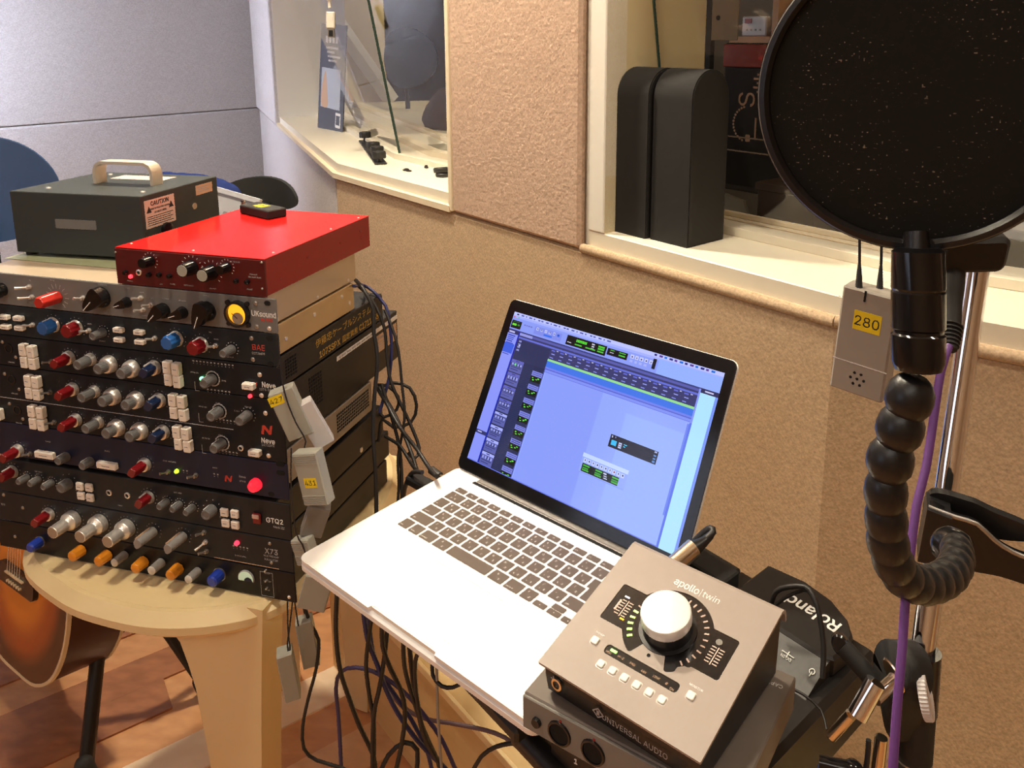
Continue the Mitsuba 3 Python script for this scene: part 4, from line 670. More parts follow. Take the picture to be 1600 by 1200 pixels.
# tilted display frame behind the red preamp
FR = F(V(-.709, 1.415, -.3215), unit(V(.965, -.05, -.26)), unit(V(.33, .25, .93)))
u = thing('picture_frame', 'small grey-framed white card leaning behind the red preamp', 'picture frame')
part(u, 'frame', ext(sbox(-.002, -.04, .088, .058).difference(sbox(.007, -.03, .079, .049)), 0, .012), 'device_white', FR)
part(u, 'card', B(.006, .080, -.031, .050, .002, .006), 'device_white', FR)
part(u, 'card_print', CC([B(.03, .05, .012, .018, .006, .0063), B(.034, .046, .005, .010, .006, .0063)]), 'print_grey', FR)
part(u, 'easel', rod(FR.pt(.045, .02, -.002), FR.pt(.045, -.04, -.06), .004), 'adapter_pale')

# ------------------------------------------------------------------ electronic instrument used as a tray, laptop, audio interfaces
I3 = F((0, 0, 0), (.679, -.734, 0), (.734, .679, 0), (0, 0, 1))
u = thing('electronic_instrument', 'long black electronic instrument carrying the laptop, lettered Roland at its rounded end', 'electronic instrument')
part(u, 'body', B(-.480, -.306, .40, .700, -.690, -.611, .006), 'case_black', I3)
part(u, 'shelf', B(-.760, -.478, .362, .700, -.626, -.611, .003), 'case_black', I3)
cap = Polygon([(-.445, .626), (-.445, .704), (-.400, .711), (-.365, .706), (-.338, .692), (-.322, .674), (-.317, .655), (-.319, .632), (-.330, .626)])
part(u, 'end_cap', CC([bev(cap, -.6112, -.589, .003), trimesh.convex.convex_hull(np.array([(x, y, z) for x in (-.440, -.322) for y, z in ((.588, -.6108), (.632, -.6108), (.632, -.5925), (.626, -.5925))]))]), 'case_black', I3, smooth=25)
LT = F(I3.pt(-.368, .671, -.5888), -I3.x, -I3.y, (0, 0, 1))
part(u, 'white_lettering', txt('Roland', .0155, .0003, True, sx=.92), 'print_white', LT)
SL = F(I3.pt(-.36, .6015, -.6035), -I3.x, unit(-I3.y * .038 - V(0, 0, .0185)))
pw = CC([ext(Point(0, 0).buffer(.0030, 12).difference(Point(0, 0).buffer(.0022, 12)).difference(sbox(-.001, 0, .001, .005)), 0, .0004), B(-.0004, .0004, .0005, .0055, 0, .0004)])
part(u, 'power_symbol', pw, 'print_white', F(I3.pt(-.330, .611, -.5984), -I3.x, unit(-I3.y * .038 - V(0, 0, .0185))))
part(u, 'symbol', CC([B(-.007, .007, -.0004, .0004, 0, .0004), B(-.0004, .0004, -.003, .004, 0, .0004), _tr(txt('DC IN', .003, .0004), 0, .004)]), 'print_white', F(I3.pt(-.358, .612, -.5980), -I3.x, unit(-I3.y * .038 - V(0, 0, .0185))))
for v in (.42, .64): part(u, 'support_bar', B(-.68, -.46, v, v + .03, -.6112, -.5896, .002), 'rubber', I3)
u2 = thing('instrument_stand', 'black folding stand under the electronic instrument', 'stand')
for v in (.40, .66):
    part(u2, 'rail', rod(I3.pt(-.33, v, -.668), I3.pt(-.52, v, -.668), .013), 'black_plastic', smooth=40)
    part(u2, 'leg', rod(I3.pt(-.36, v, -.668), I3.pt(-.36, v + (.06 if v < .5 else -.06), ZF + .008), .012), 'black_plastic', smooth=40)
    part(u2, 'rubber_foot', rod(I3.pt(-.48, v + (.06 if v < .5 else -.06), ZF + .014), I3.pt(-.20, v + (.06 if v < .5 else -.06), ZF + .014), .014), 'rubber', smooth=40)
# laptop
L = F((-.32302, .78456, -.57166), (math.cos(-.6597), math.sin(-.6597), 0), (-math.sin(-.6597), math.cos(-.6597), 0))
LW, LD = .359, .247
u = thing('laptop', 'open silver laptop with black keys, its screen showing blue-grey recording software', 'laptop')
notch = Polygon([(.128, -.001), (.231, -.001), (.229, .004), (.225, .0052), (.134, .0052), (.130, .004)])
base = rrect(0, LW, 0, LD, .011, 8)
part(u, 'base', CC([ext(base.difference(notch), -.0040, -.0004), bev(base, -.0175, -.0042, .004)]), 'laptop_metal', L, smooth=25)
part(u, 'deck', ext(base.buffer(-.0012).difference(notch).difference(sbox(.127, .018, .232, .0935)), -.0004, 0.), 'laptop_metal', L)
part(u, 'trackpad', ext(rrect(.1274, .2316, .0184, .0931, .002), -.0004, -.00005), 'laptop_metal', L)
part(u, 'notch_face', B(.130, .229, .0035, .0052, -.0046, -.0006), 'aluminium', L)
X0, RY = .0386, [.1993, .1838, .1652, .1466, .1280, .1094]; U_ = .275 / 14.5
leg = []; hsmall = lambda x, y, t, h: leg.append(_tr(txt(t, h, .0001), x, y, .0006))
KANA = 'ヌフアウエオヤユヨワホヘ'
def keycap(x0, x1, y0, y1):
    return part(u, 'key', bev(rrect(x0, x1, y0, y1, .0013, 2), -.0006, .0005, .0003), 'key_black', L)
def row(y, ws, names, h=.0158):
    x = X0
    for w_, nm in zip(ws, names):
        x1 = x + w_ * U_
        if nm is not None:
            keycap(x + .0002, x1 - .0028, y, y + h)
            if nm:
                cx = (x + x1 - .0026) / 2
                if len(nm) > 2: hsmall(x + .002 + len(nm) * .0007, y + .0035, nm, .0016)
                elif h < .01: hsmall(cx, y + h * .5, nm, .0017)
                else:
                    hsmall(cx - .003, y + .0112, nm[0], .0026)
                    if nm[0].isdigit() or nm[0] in '-^,./;:': hsmall(cx - .003, y + .0042, '#%&=+!?'[ord(nm[0]) % 7], .0022)
                    leg.append(_tr(CC([B(-.0011, .0011, .0008, .0011, 0, .0001), B(-.0002, .0002, -.0014, .0014, 0, .0001), B(-.0013, .0008, -.0008, -.0005, 0, .0001)]), cx + .0028, y + .0045, .0006))
        x = x1
row(RY[0] + .003, [14.5 / 14] * 14, ['esc', 'F1', 'F2', 'F3', 'F4', 'F5', 'F6', 'F7', 'F8', 'F9', 'F10', 'F11', 'F12', '^'], .0088)
row(RY[1], [1.5] + [1] * 13, list('1234567890-^') + ['Y', 'del'])
row(RY[2], [1] + [1] * 12, ['tab'] + list('QWERTYUIOP@['))
row(RY[3], [1.25] + [1] * 12, ['control'] + list('ASDFGHJKL;:]'))
row(RY[4], [1.75] + [1] * 11 + [1.75], ['shift'] + list('ZXCVBNM,./_') + ['shift'])
row(RY[5], [1, 1, 1.25, 1.25, 3.5, 1.25, 1.25, 1], ['caps', 'option', 'command', 'A', '', 'B', 'command', 'fn'])
xr = X0 + 13 * U_; xe = X0 + 14.5 * U_ - .0028
part(u, 'key', bev(Polygon([(xr + .0002, RY[2]), (xr + .0002, RY[2] + .0158), (xe, RY[2] + .0158), (xe, RY[3]), (xr + .25 * U_, RY[3]), (xr + .25 * U_, RY[2])]), -.0006, .0005, .0003), 'key_black', L)
xa = X0 + 11.5 * U_
for i in range(3):
    if i == 1:
        keycap(xa + U_, xa + 2 * U_ - .0028, RY[5] - .0, RY[5] + .0076); keycap(xa + U_, xa + 2 * U_ - .0028, RY[5] + .0082, RY[5] + .0158)
    else: keycap(xa + i * U_, xa + (i + 1) * U_ - .0028, RY[5], RY[5] + .0076)
    leg.append(_tr(ext(Polygon([(-.0008, -.0008), (.0008, -.0008), (0, .0008)]), 0, .0001), xa + (i + .42) * U_, RY[5] + .0038, .0006))
part(u, 'key_lettering', CC(leg), 'print_white', L)
part(u, 'hinge', CC([B(.045, .314, .2335, .2445, -.006, .0012, .002)]), 'steel', L)
part(u, 'hinge_gap', B(.044, .315, .2285, .2335, -.002, .0002), 'dark_hole', L)
AN = 2.0569; lt = -L.y * math.cos(AN) + L.z * math.sin(AN)
S = F(L.pt(0, .240, -.002), L.x, lt)                 # the lid: x right, y up along it, z towards the viewer
S = F(S.o, S.x, S.y, S.z if S.z @ (-L.y) > 0 else -S.z)
lidp = rrect(0, LW, .004, .2445, .010, 8)
part(u, 'lid_shell', bev(lidp, -.0055, .0002, .002), 'laptop_metal', S, smooth=25)
part(u, 'lid_bezel', ext(lidp.buffer(-.0018), .0002, .0006), 'black_gloss', S)
part(u, 'lid_gasket', ext(lidp.buffer(-.0008).difference(lidp.buffer(-.0018)), .0002, .0008), 'black_plastic', S)
def hexl(c): c = np.array(c) / 255.; return np.where(c < .04045, c / 12.92, ((c + .055) / 1.055)**2.4)
# the display: rectangles in mm from its top left corner (x0, y0, x1, y1, colour)
q = []
def rc(x0, y0, x1, y1, c): q.append((max(x0, 0), max(y0, 0), min(x1, 331.8), min(y1, 207.4), c))
rc(0, 0, 331.8, 207.4, (135, 150, 245)); rc(0, 0, 331.8, 5, (190, 198, 255))
rc(0, 5, 331.8, 24, (140, 158, 248)); rc(0, 5, 331.8, 8, (165, 178, 255)); rc(244, 6, 331.8, 24, (150, 178, 255))
for i in range(22): rc(6 + i * 7.5 + (i % 3), 1.6, 9.5 + i * 7.5 + (i % 2) * 2, 3.6, (80, 90, 170) if i else (20, 20, 40))
for i in range(12): rc(236 + i * 7.2, 1.4, 239.5 + i * 7.2 + (i % 2), 3.9, [(40, 40, 120), (90, 60, 150), (30, 110, 220)][i % 3])
for i, c in enumerate(((230, 80, 90), (230, 190, 80), (90, 200, 110))): rc(2 + i * 4, 6, 4 + i * 4, 8, c)
rc(1, 11.5, 19, 22, (18, 26, 26)); rc(3, 15.5, 11, 18.5, (110, 230, 60)); rc(12.5, 15.5, 16.5, 18, (60, 140, 50)); rc(3, 12.8, 15, 13.8, (40, 90, 60))
for i in range(4): rc(24 + i * 4, 13, 26.8 + i * 4, 15, (110, 118, 200))
rc(44, 10.5, 92, 21.5, (128, 142, 235))
for i in range(6): rc(47 + i * 7.4, 12 + (i % 2), 51 + i * 7.4, 16, (190, 198, 255) if i < 5 else (40, 100, 235)); rc(48.5 + i * 7.4, 13, 49.6 + i * 7.4, 15, (40, 50, 110))
rc(62, 18, 76, 20.6, (50, 110, 235))
rc(101, 9.5, 166, 22, (12, 14, 20))
for i in range(7): rc(117 + i * 2.6, 12, 119 + i * 2.6, 15.5, (90, 230, 60))
for i in range(3): rc(142 + i % 2, 11.5 + i * 3, 147, 13 + i * 3, (210, 210, 230)); rc(153, 11.3 + i * 3.2, 163, 13.6 + i * 3.2, (80, 200, 60))
rc(116, 18, 128, 19.6, (80, 190, 60)); rc(134, 18.2, 150, 20, (80, 190, 60)); rc(103, 18, 110, 19.4, (200, 200, 220))
rc(168, 10.5, 199, 19.5, (12, 14, 20)); rc(172, 12, 179, 13.4, (80, 190, 60)); rc(172, 15, 178, 16.3, (180, 180, 200)); rc(186, 12, 196, 13.5, (80, 200, 60)); rc(186, 15, 196, 16.5, (80, 200, 60))
for i in range(5): rc(203.5 + i * 7, 10.2, 208.5 + i * 7, 15, (200, 206, 255)); rc(205.2 + i * 7, 11.8, 206.8 + i * 7, 13.6, (50, 50, 110))
for i in range(4): rc(204 + i * 7, 16.5, 208 + i * 7, 19.6, (170, 180, 250))
rc(236.5, 7, 241, 20, (22, 24, 40)); rc(0, 24, 331.8, 25.2, (60, 66, 130))
rc(0, 25.2, 19, 207.4, (140, 152, 250)); rc(0, 25.2, 19, 30, (52, 52, 100)); rc(2, 26.5, 12, 28.5, (190, 190, 240))
for i in range(11): rc(2, 32 + i * 2.6, 15 - (i * 5 % 4), 33.4 + i * 2.6, (70, 84, 190) if not 5 <= i <= 9 else (210, 216, 255))
rc(0, 44, 18, 57, (60, 96, 225)); rc(0, 166, 19, 171, (52, 56, 110)); rc(3, 167.5, 11, 169.5, (180, 180, 230)); rc(19, 25.2, 21.6, 207.4, (28, 40, 170))
rc(21.6, 25.2, 306, 50, (58, 60, 110)); rc(21.6, 26, 45, 29.5, (150, 155, 230)); rc(21.6, 31, 306, 33.6, (100, 112, 215)); rc(21.6, 35, 81, 62, (46, 52, 92)); rc(45, 26, 306, 28.6, (88, 94, 175))
for i in range(4): rc(24, 36 + i * 4, 29, 38.2 + i * 4, (140, 146, 215)); rc(26, 42, 29, 44, (200, 200, 240))
for i in range(15): rc(83 + i * 14.7, 34.8, 89 + i * 14.7, 36.8, (96, 104, 215)); rc(84 + i * 14.7, 39.5, 90 + i * 14.7, 41, (150, 158, 240)); rc(83 + i * 14.7, 44.2, 88.5 + i * 14.7, 45.6, (130, 140, 235))
for i in range(15): rc(91 + i * 14.7, 34, 94 + i * 14.7, 35.2, (190, 190, 235))
rc(81, 47.6, 306, 50.4, (150, 220, 150)); rc(81, 50.4, 306, 58.2, (66, 118, 232)); rc(81, 58.2, 306, 60.5, (112, 130, 240)); rc(81, 60.5, 306, 61.6, (90, 100, 200)); rc(81, 61.6, 306, 65, (128, 146, 246)); rc(81, 64.6, 306, 65.6, (100, 112, 220))
rc(81, 65.6, 306, 207.4, (148, 170, 252)); rc(84, 65.6, 180, 207.4, (138, 158, 250)); rc(220, 80, 306, 207.4, (154, 180, 253))
rc(21.6, 62, 81, 207.4, (40, 46, 84)); rc(46, 62, 62, 207.4, (44, 52, 96))
for i in range(60): rc(46, 63 + i * 2.4, 62, 63.5 + i * 2.4, (30, 36, 66))
for i in range(8):
    y = 62.5 + i * 18.2
    rc(22, y, 44.5, y + 16.6, (92, 98, 172)); rc(22, y, 44.5, y + 3.4, (170, 178, 255) if i > 3 else (96, 100, 190)); rc(23, y + 4.4, 43.5, y + 8.2, (34, 38, 74))
    for j in range(4): rc(24 + j * 5, y + 4.8, 27.5 + j * 5, y + 7.8, (150, 158, 240) if (i, j) != (0, 1) else (120, 220, 160))
    rc(24, y + 9.6, 42, y + 10.6, (60, 64, 120)); rc(24, y + 12.4, 38, y + 13.4, (60, 64, 130)); rc(30, y + 1, 36, y + 2.2, (60, 64, 130))
    y += 6; rc(62.5, y, 80.4, y + 6.4, (124, 132, 222)); rc(64, y + 1.6, 79, y + 2.3, (60, 66, 130)); rc(64, y + 4, 79, y + 4.6, (60, 66, 130)); rc(62.5, y + 6.4, 80.4, y + 14, (18, 24, 24))
    for a_, b_ in ((64.5, 8.2), (71.5, 9.6), (74.5, 7.8), (66, 11)): rc(a_, y + b_, a_ + 3, y + b_ + 1.4, (100, 230, 70))
rc(81, 62, 82, 207.4, (90, 104, 205)); rc(305.2, 66, 308.2, 207.4, (92, 116, 232)); rc(303, 68, 305.2, 172, (110, 132, 240)); rc(308.2, 24, 331.8, 29.5, (48, 48, 92)); rc(314, 26, 325, 27.6, (200, 200, 240))
rc(308.2, 29.5, 328, 207.4, (176, 228, 255)); rc(328, 29.5, 331.8, 207.4, (120, 150, 245)); rc(0, 205.8, 308, 207.4, (100, 116, 225))
rc(208.4, 109, 277.4, 124, (26, 24, 44)); rc(211, 115.5, 219, 121.5, (60, 190, 245)); rc(210, 110.5, 212, 112.6, (180, 190, 235)); rc(214.5, 110.5, 216.5, 112, (120, 130, 180)); rc(272, 110, 275.5, 111.8, (170, 180, 230))
for i in range(3): rc(222, 115.2 + i * 2.5, 227, 116.8 + i * 2.5, (190, 200, 240)); rc(229, 115.2 + i * 2.5, 234 - i * 1.8, 116.6 + i * 2.5, (70, 200, 245)) if i < 2 else None; rc(272, 114 + i * 3.4, 275.4, 116 + i * 3.4, (90, 140, 210))
rc(177.5, 141.6, 246, 165, (126, 148, 238)); rc(177.5, 141.6, 246, 146.4, (196, 216, 255)); rc(177.5, 146.4, 246, 164.4, (150, 172, 248))
for i in range(10): rc(180.5 + i * 6.3, 147.4, 185.3 + i * 6.3, 152.2, (196, 208, 255)); rc(182.2 + i * 6.3, 148.8, 183.8 + i * 6.3, 150.8, (36, 40, 100) if i != 7 else (150, 40, 70))
rc(180.5, 153.6, 236, 163, (12, 26, 22))
for x_ in (182, 201, 226): rc(x_, 155, x_ + 10, 156.8, (70, 190, 60)); rc(x_, 157.8, x_ + 9, 159.4, (60, 160, 60)); rc(x_, 160.4, x_ + 10, 161.9, (70, 180, 60))
for i in range(3): rc(213 + i, 155 + i * 2.6, 218 + i, 156.4 + i * 2.6, (200, 205, 240))
def display():
    """The rectangles cut into one flat layer: cells of a common grid, each in the colour of the last rectangle over it."""
    res = .6; nx, ny = int(331.8 / res), int(207.4 / res); img = np.zeros((ny, nx, 3))
    for x0, y0, x1, y1, c in q: img[int(round(y0 / res)):max(int(round(y1 / res)), int(round(y0 / res)) + 1), int(round(x0 / res)):max(int(round(x1 / res)), int(round(x0 / res)) + 1)] = c
    v, f, col = [], [], []; done = np.zeros((ny, nx), bool)
    for j in range(ny):
        i = 0
        while i < nx:
            if done[j, i]: i += 1; continue
            c = img[j, i]; i1 = i
            while i1 < nx and not done[j, i1] and (img[j, i1] == c).all(): i1 += 1
            j1 = j + 1
            while j1 < ny and not done[j1, i:i1].any() and (img[j1, i:i1] == c).all(): j1 += 1
            done[j:j1, i:i1] = True; b = len(v)
            for x, y in ((i, j1), (i1, j1), (i1, j), (i, j)): v.append(((x * res + 13.6) / 1000, .2275 - y * res / 1000, .0009)); col.append(c)
            f += [[b, b + 1, b + 2], [b, b + 2, b + 3]]; i = i1
    return np.array(v), np.array(f), hexl(np.array(col))
v_, f_, col_ = display()
SCREEN = 1.0
mm_ = S(trimesh.Trimesh(v_, f_, process=False)); vv = np.asarray(mm_.vertices) + [0, 0, ZC]
scene['laptop__display'] = {**mikit.ply((vv, f_), 'black_gloss', color=col_ * SCREEN), 'emitter': {'type': 'area', 'radiance': {'type': 'mesh_attribute', 'name': 'vertex_color'}, 'sampling_weight': .25}}
labels['laptop__display'] = {'label': 'lit screen with recording software windows'}

# cable routes: points in metres, the eye at the origin
CAB={'r1':[(-0.3342,1.0849,-0.3399),(-0.3131,1.0494,-0.3418),(-0.2981,1.04,-0.3667),(-0.2956,1.0293,-0.3985),(-0.2887,1.0183,-0.4317),(-0.2914,1.0039,-0.4821),(-0.2914,0.9896,-0.532),(-0.2861,0.9753,-0.5815),(-0.2834,0.9612,-0.6306),(-0.2796,0.9405,-0.7134)],
'r2':[(-0.3101,1.1435,-0.405),(-0.2972,1.1318,-0.4275),(-0.2853,1.1185,-0.4583),(-0.2772,1.1016,-0.5077),(-0.2711,1.0847,-0.5566),(-0.2784,1.0671,-0.6096),(-0.276,1.0486,-0.6665),(-0.2939,1.0203,-0.7739)],
'loop1':[(-0.3302,1.1569,-0.5446),(-0.3079,1.1593,-0.5324),(-0.2793,1.1578,-0.5401),(-0.2678,1.1524,-0.5679),(-0.2767,1.1473,-0.594),(-0.3041,1.1456,-0.6023),(-0.3226,1.1481,-0.5895),(-0.3273,1.1413,-0.6246)],
'loop2':[(-0.3398,1.1772,-0.5453),(-0.3201,1.177,-0.5461),(-0.3023,1.1737,-0.5632),(-0.3042,1.1697,-0.5835),(-0.3247,1.1673,-0.5959),(-0.3352,1.1696,-0.5839),(-0.3509,1.1726,-0.5688)],
'dg1':[(-0.328,1.1396,-0.529),(-0.2995,1.0969,-0.539),(-0.2702,1.0533,-0.5537),(-0.2378,1.0108,-0.5624),(-0.2097,0.9686,-0.5699),(-0.1933,0.9303,-0.5574)],
'dg2':[(-0.3203,1.1299,-0.5265),(-0.2873,1.0959,-0.5572),(-0.2612,1.0622,-0.5859),(-0.2435,1.0307,-0.6037),(-0.2328,1.0021,-0.6067)],
'dg3':[(-0.3138,1.1215,-0.5173),(-0.2933,1.0996,-0.5644),(-0.2792,1.0797,-0.601),(-0.2718,1.0572,-0.6508),(-0.2697,1.0277,-0.7365)],
'dg4':[(-0.307,1.106,-0.5966),(-0.2747,1.0664,-0.5905),(-0.2465,1.0242,-0.5979),(-0.2242,0.9848,-0.5912)],
'dg5':[(-0.3567,1.1696,-0.3758),(-0.3324,1.158,-0.3958),(-0.3121,1.1433,-0.432),(-0.3047,1.1268,-0.4775),(-0.2955,1.1122,-0.5128),(-0.2658,1.094,-0.5665),(-0.2492,1.0797,-0.6007),(-0.2542,1.0699,-0.612),(-0.2622,1.0644,-0.6006)],
'blue':[(-0.3399,1.0929,-0.3512),(-0.353,1.1842,-0.3793),(-0.3363,1.1777,-0.3866),(-0.3197,1.1696,-0.4016),(-0.3102,1.1618,-0.4157),(-0.3024,1.1471,-0.4648),(-0.3046,1.1328,-0.5117),(-0.3109,1.1224,-0.5388),(-0.3162,1.113,-0.5609)],
'plugcord':[(-0.2139,0.9403,-0.558),(-0.2305,0.9563,-0.5677),(-0.2429,0.9694,-0.5918),(-0.2519,0.9802,-0.6278),(-0.259,0.9847,-0.6956)],
'u1':[(-0.2933,0.8224,-0.6399),(-0.298,0.8227,-0.6988),(-0.2964,0.8239,-0.7535),(-0.2886,0.8272,-0.7977),(-0.2781,0.8303,-0.8426),(-0.2639,0.8332,-0.8883),(-0.2635,0.8375,-0.927)],
'u2':[(-0.3512,0.8558,-0.6773),(-0.3397,0.8509,-0.714),(-0.3298,0.849,-0.7351),(-0.3334,0.844,-0.7723),(-0.3434,0.839,-0.8097),(-0.3511,0.8339,-0.8472),(-0.3499,0.8304,-0.8768),(-0.3344,0.8295,-0.8929),(-0.3026,0.8295,-0.9042),(-0.2828,0.8291,-0.918)],
'u3':[(-0.307,0.8374,-0.9275),(-0.3104,0.8482,-0.8467),(-0.3125,0.8509,-0.8065),(-0.3054,0.8505,-0.7825),(-0.2854,0.8473,-0.7728),(-0.2599,0.842,-0.7741),(-0.2345,0.8349,-0.784),(-0.2133,0.8273,-0.7969),(-0.1922,0.8185,-0.8157),(-0.1713,0.809,-0.8382),(-0.1504,0.7966,-0.8758)],
'u4':[(-0.2468,0.809,-0.6563),(-0.2545,0.8119,-0.6935),(-0.2607,0.8132,-0.7389),(-0.2592,0.8151,-0.7812),(-0.256,0.8169,-0.8242),(-0.2579,0.8124,-0.8992)],
'u5':[(-0.2633,0.8192,-0.6561),(-0.259,0.818,-0.7058),(-0.2485,0.819,-0.744),(-0.241,0.821,-0.7774),(-0.2269,0.8221,-0.8151),(-0.2022,0.8223,-0.8571),(-0.1673,0.8225,-0.8996)],
'u6':[(-0.2317,0.79,-0.6492),(-0.2327,0.7902,-0.6918),(-0.2256,0.7924,-0.7239),(-0.216,0.7952,-0.7528),(-0.2115,0.7972,-0.7858),(-0.2168,0.7969,-0.8308),(-0.2269,0.7961,-0.8781)],
'u7':[(-0.2343,0.8244,-0.6818),(-0.2397,0.8198,-0.7311),(-0.2468,0.8166,-0.7734),(-0.2548,0.8141,-0.8122),(-0.2569,0.8045,-0.8876)],
'u8':[(-0.2025,0.769,-0.6523),(-0.2039,0.7735,-0.7023),(-0.197,0.7785,-0.7498),(-0.1867,0.7832,-0.7983),(-0.1722,0.7878,-0.848),(-0.1699,0.7958,-0.8798)],
'u9':[(-0.2012,0.7858,-0.6706),(-0.1987,0.7888,-0.7334),(-0.1946,0.7937,-0.7866),(-0.1881,0.7998,-0.8335),(-0.1719,0.8072,-0.8736)],
'u10':[(-0.1786,0.7562,-0.6657),(-0.1875,0.7652,-0.682),(-0.192,0.7721,-0.7093),(-0.1913,0.7761,-0.7517),(-0.1843,0.7784,-0.8023),(-0.1696,0.7824,-0.8441)],
'u11':[(-0.1651,0.7455,-0.6683),(-0.1639,0.7378,-0.6816),(-0.1531,0.7312,-0.6892),(-0.1397,0.7267,-0.6864),(-0.1279,0.7235,-0.6768)],
'u12':[(-0.2591,0.8776,-0.8262),(-0.2304,0.8598,-0.8427),(-0.1985,0.8449,-0.8449),(-0.1634,0.8317,-0.8379),(-0.1317,0.8185,-0.8307),(-0.104,0.8051,-0.825),(-0.0808,0.7906,-0.8244),(-0.0513,0.7731,-0.8397)],
'u13':[(-0.1305,0.7712,-0.8494),(-0.1167,0.7671,-0.8181),(-0.0985,0.7609,-0.798),(-0.077,0.7533,-0.7846),(-0.0421,0.7453,-0.7733)],
'u14':[(-0.2464,0.7961,-0.8783),(-0.235,0.8009,-0.8537),(-0.2156,0.804,-0.8382),(-0.1999,0.8022,-0.8472),(-0.2011,0.7962,-0.8778)],
'u15':[(-0.1589,0.7362,-0.6639),(-0.1582,0.7318,-0.7209),(-0.1569,0.7307,-0.7613),(-0.1549,0.7288,-0.8057)],
'u16':[(-0.2673,0.8522,-0.696),(-0.2615,0.8457,-0.7498),(-0.2485,0.843,-0.7843),(-0.2168,0.8373,-0.8347),(-0.1945,0.8322,-0.8815),(-0.1885,0.8298,-0.9146)],
'a1':[(-0.3658,0.8755,-0.3685),(-0.364,0.8741,-0.3964),(-0.3591,0.8727,-0.4245),(-0.3495,0.8713,-0.4527),(-0.3383,0.8705,-0.4774),(-0.3458,0.8715,-0.4933)],
'a2':[(-0.3663,0.8752,-0.3441),(-0.364,0.8724,-0.3712),(-0.3679,0.8726,-0.3835)],
'a3':[(-0.3501,0.8543,-0.477),(-0.3515,0.85,-0.5248),(-0.3474,0.8442,-0.5806),(-0.3413,0.8457,-0.5989),(-0.335,0.8457,-0.6249)],
'a4':[(-0.3584,0.8323,-0.6676),(-0.3566,0.8241,-0.7007),(-0.3535,0.8189,-0.7184),(-0.3535,0.8157,-0.7262)],
'a5':[(-0.3522,0.8323,-0.6676),(-0.3551,0.8241,-0.7006),(-0.3566,0.8197,-0.7146),(-0.3543,0.8157,-0.7262)],
'a6':[(-0.3554,0.8458,-0.6766),(-0.352,0.8417,-0.6974),(-0.3503,0.8397,-0.7075)],
'a7':[(-0.3604,0.8807,-0.7063),(-0.3535,0.8752,-0.7344),(-0.3427,0.8729,-0.7464),(-0.3368,0.8705,-0.7584)],
's1':[(0.1713,0.4818,-0.0896),(0.1709,0.4716,-0.1284),(0.1698,0.4654,-0.1473)],
's2':[(0.1854,0.481,-0.0934),(0.1845,0.4716,-0.1283),(0.1826,0.4645,-0.1519)],
'purple':[(0.2194,0.4444,-0.1763),(0.211,0.4341,-0.1883),(0.2032,0.4211,-0.2145),(0.196,0.4089,-0.2361),(0.1874,0.3976,-0.2533),(0.1812,0.3858,-0.2731),(0.1754,0.3742,-0.2921),(0.1707,0.3621,-0.3136),(0.1652,0.3495,-0.3373),(0.1598,0.3356,-0.368)],
'plug':[(0.0899,0.7119,-0.5275),(0.1155,0.7294,-0.5161)],
'boot':[(0.114,0.7283,-0.5168),(0.1268,0.7348,-0.5122),(0.1344,0.741,-0.509)],
'usb':[(0.1296,0.7358,-0.5099),(0.1369,0.7408,-0.505),(0.1348,0.745,-0.5041),(0.1273,0.7476,-0.512),(0.1143,0.7482,-0.5295),(0.1095,0.7486,-0.5483)],
'rol':[(0.1887,0.6873,-0.5491),(0.1909,0.6822,-0.5306),(0.2013,0.6756,-0.5196),(0.2151,0.6681,-0.5136),(0.2201,0.659,-0.5155),(0.2238,0.6479,-0.5274),(0.2257,0.6346,-0.5506),(0.2222,0.6215,-0.5731)],
'rol2':[(0.1894,0.6823,-0.5487),(0.1978,0.6762,-0.5329),(0.214,0.6699,-0.5186),(0.2195,0.661,-0.5171),(0.2256,0.649,-0.5317),(0.2268,0.6356,-0.5528)],
'thin':[(0.1816,0.603,-0.5632),(0.1951,0.59,-0.5606),(0.207,0.5759,-0.5631),(0.2079,0.5614,-0.5679)],
'hang':[(-0.7564,2.3888,0.2309),(-0.7551,2.3653,0.1104),(-0.7529,2.3591,0.0789)],
}

# audio interface with the big knob, on a second interface
yA = -.6432; AXh, AYh = V(math.cos(yA), math.sin(yA), 0), V(-math.sin(yA), math.cos(yA), 0)
KI = .95; A0 = V(-.0385, .5895, -.5298) * KI; tA = .228
A = F(A0, AXh, AYh * math.cos(tA) + V(0, 0, math.sin(tA)), k=KI)
u = thing('audio_interface', 'taupe desktop audio interface with a large silver knob, at the right of the laptop', 'audio interface')
plate = rrect(0, .1603, 0, .1515, .0008, 3)
disc = Point(.0810, .0850).buffer(.0405, 40)
win = (disc.union(rrect(.0208, .075, .0645, .1056, .002)).union(rrect(.088, .1410, .0645, .1056, .002))).difference(Polygon([(.081, .085), (.0540, .030), (.108, .030)]).difference(Point(.081, .085).buffer(.006))).difference(sbox(.0, .0, .0455, .0645))
win = win.difference(Polygon([(.114, .0645), (.114, .03), (.106, .03), (.106, .058)])).buffer(.0022).buffer(-.0044).buffer(.0022)
bar = rrect(.0436, .1168, .0371, .0459, .003)
part(u, 'top_plate', ext(plate.difference(win.buffer(.0004)).difference(bar.buffer(.0003)), -.0026, 0), 'apollo_top', A)
part(u, 'display_window', ext(win, -.0024, -.0008), 'black_gloss', A)
part(u, 'display_window', ext(bar, -.0024, -.0008), 'black_gloss', A)
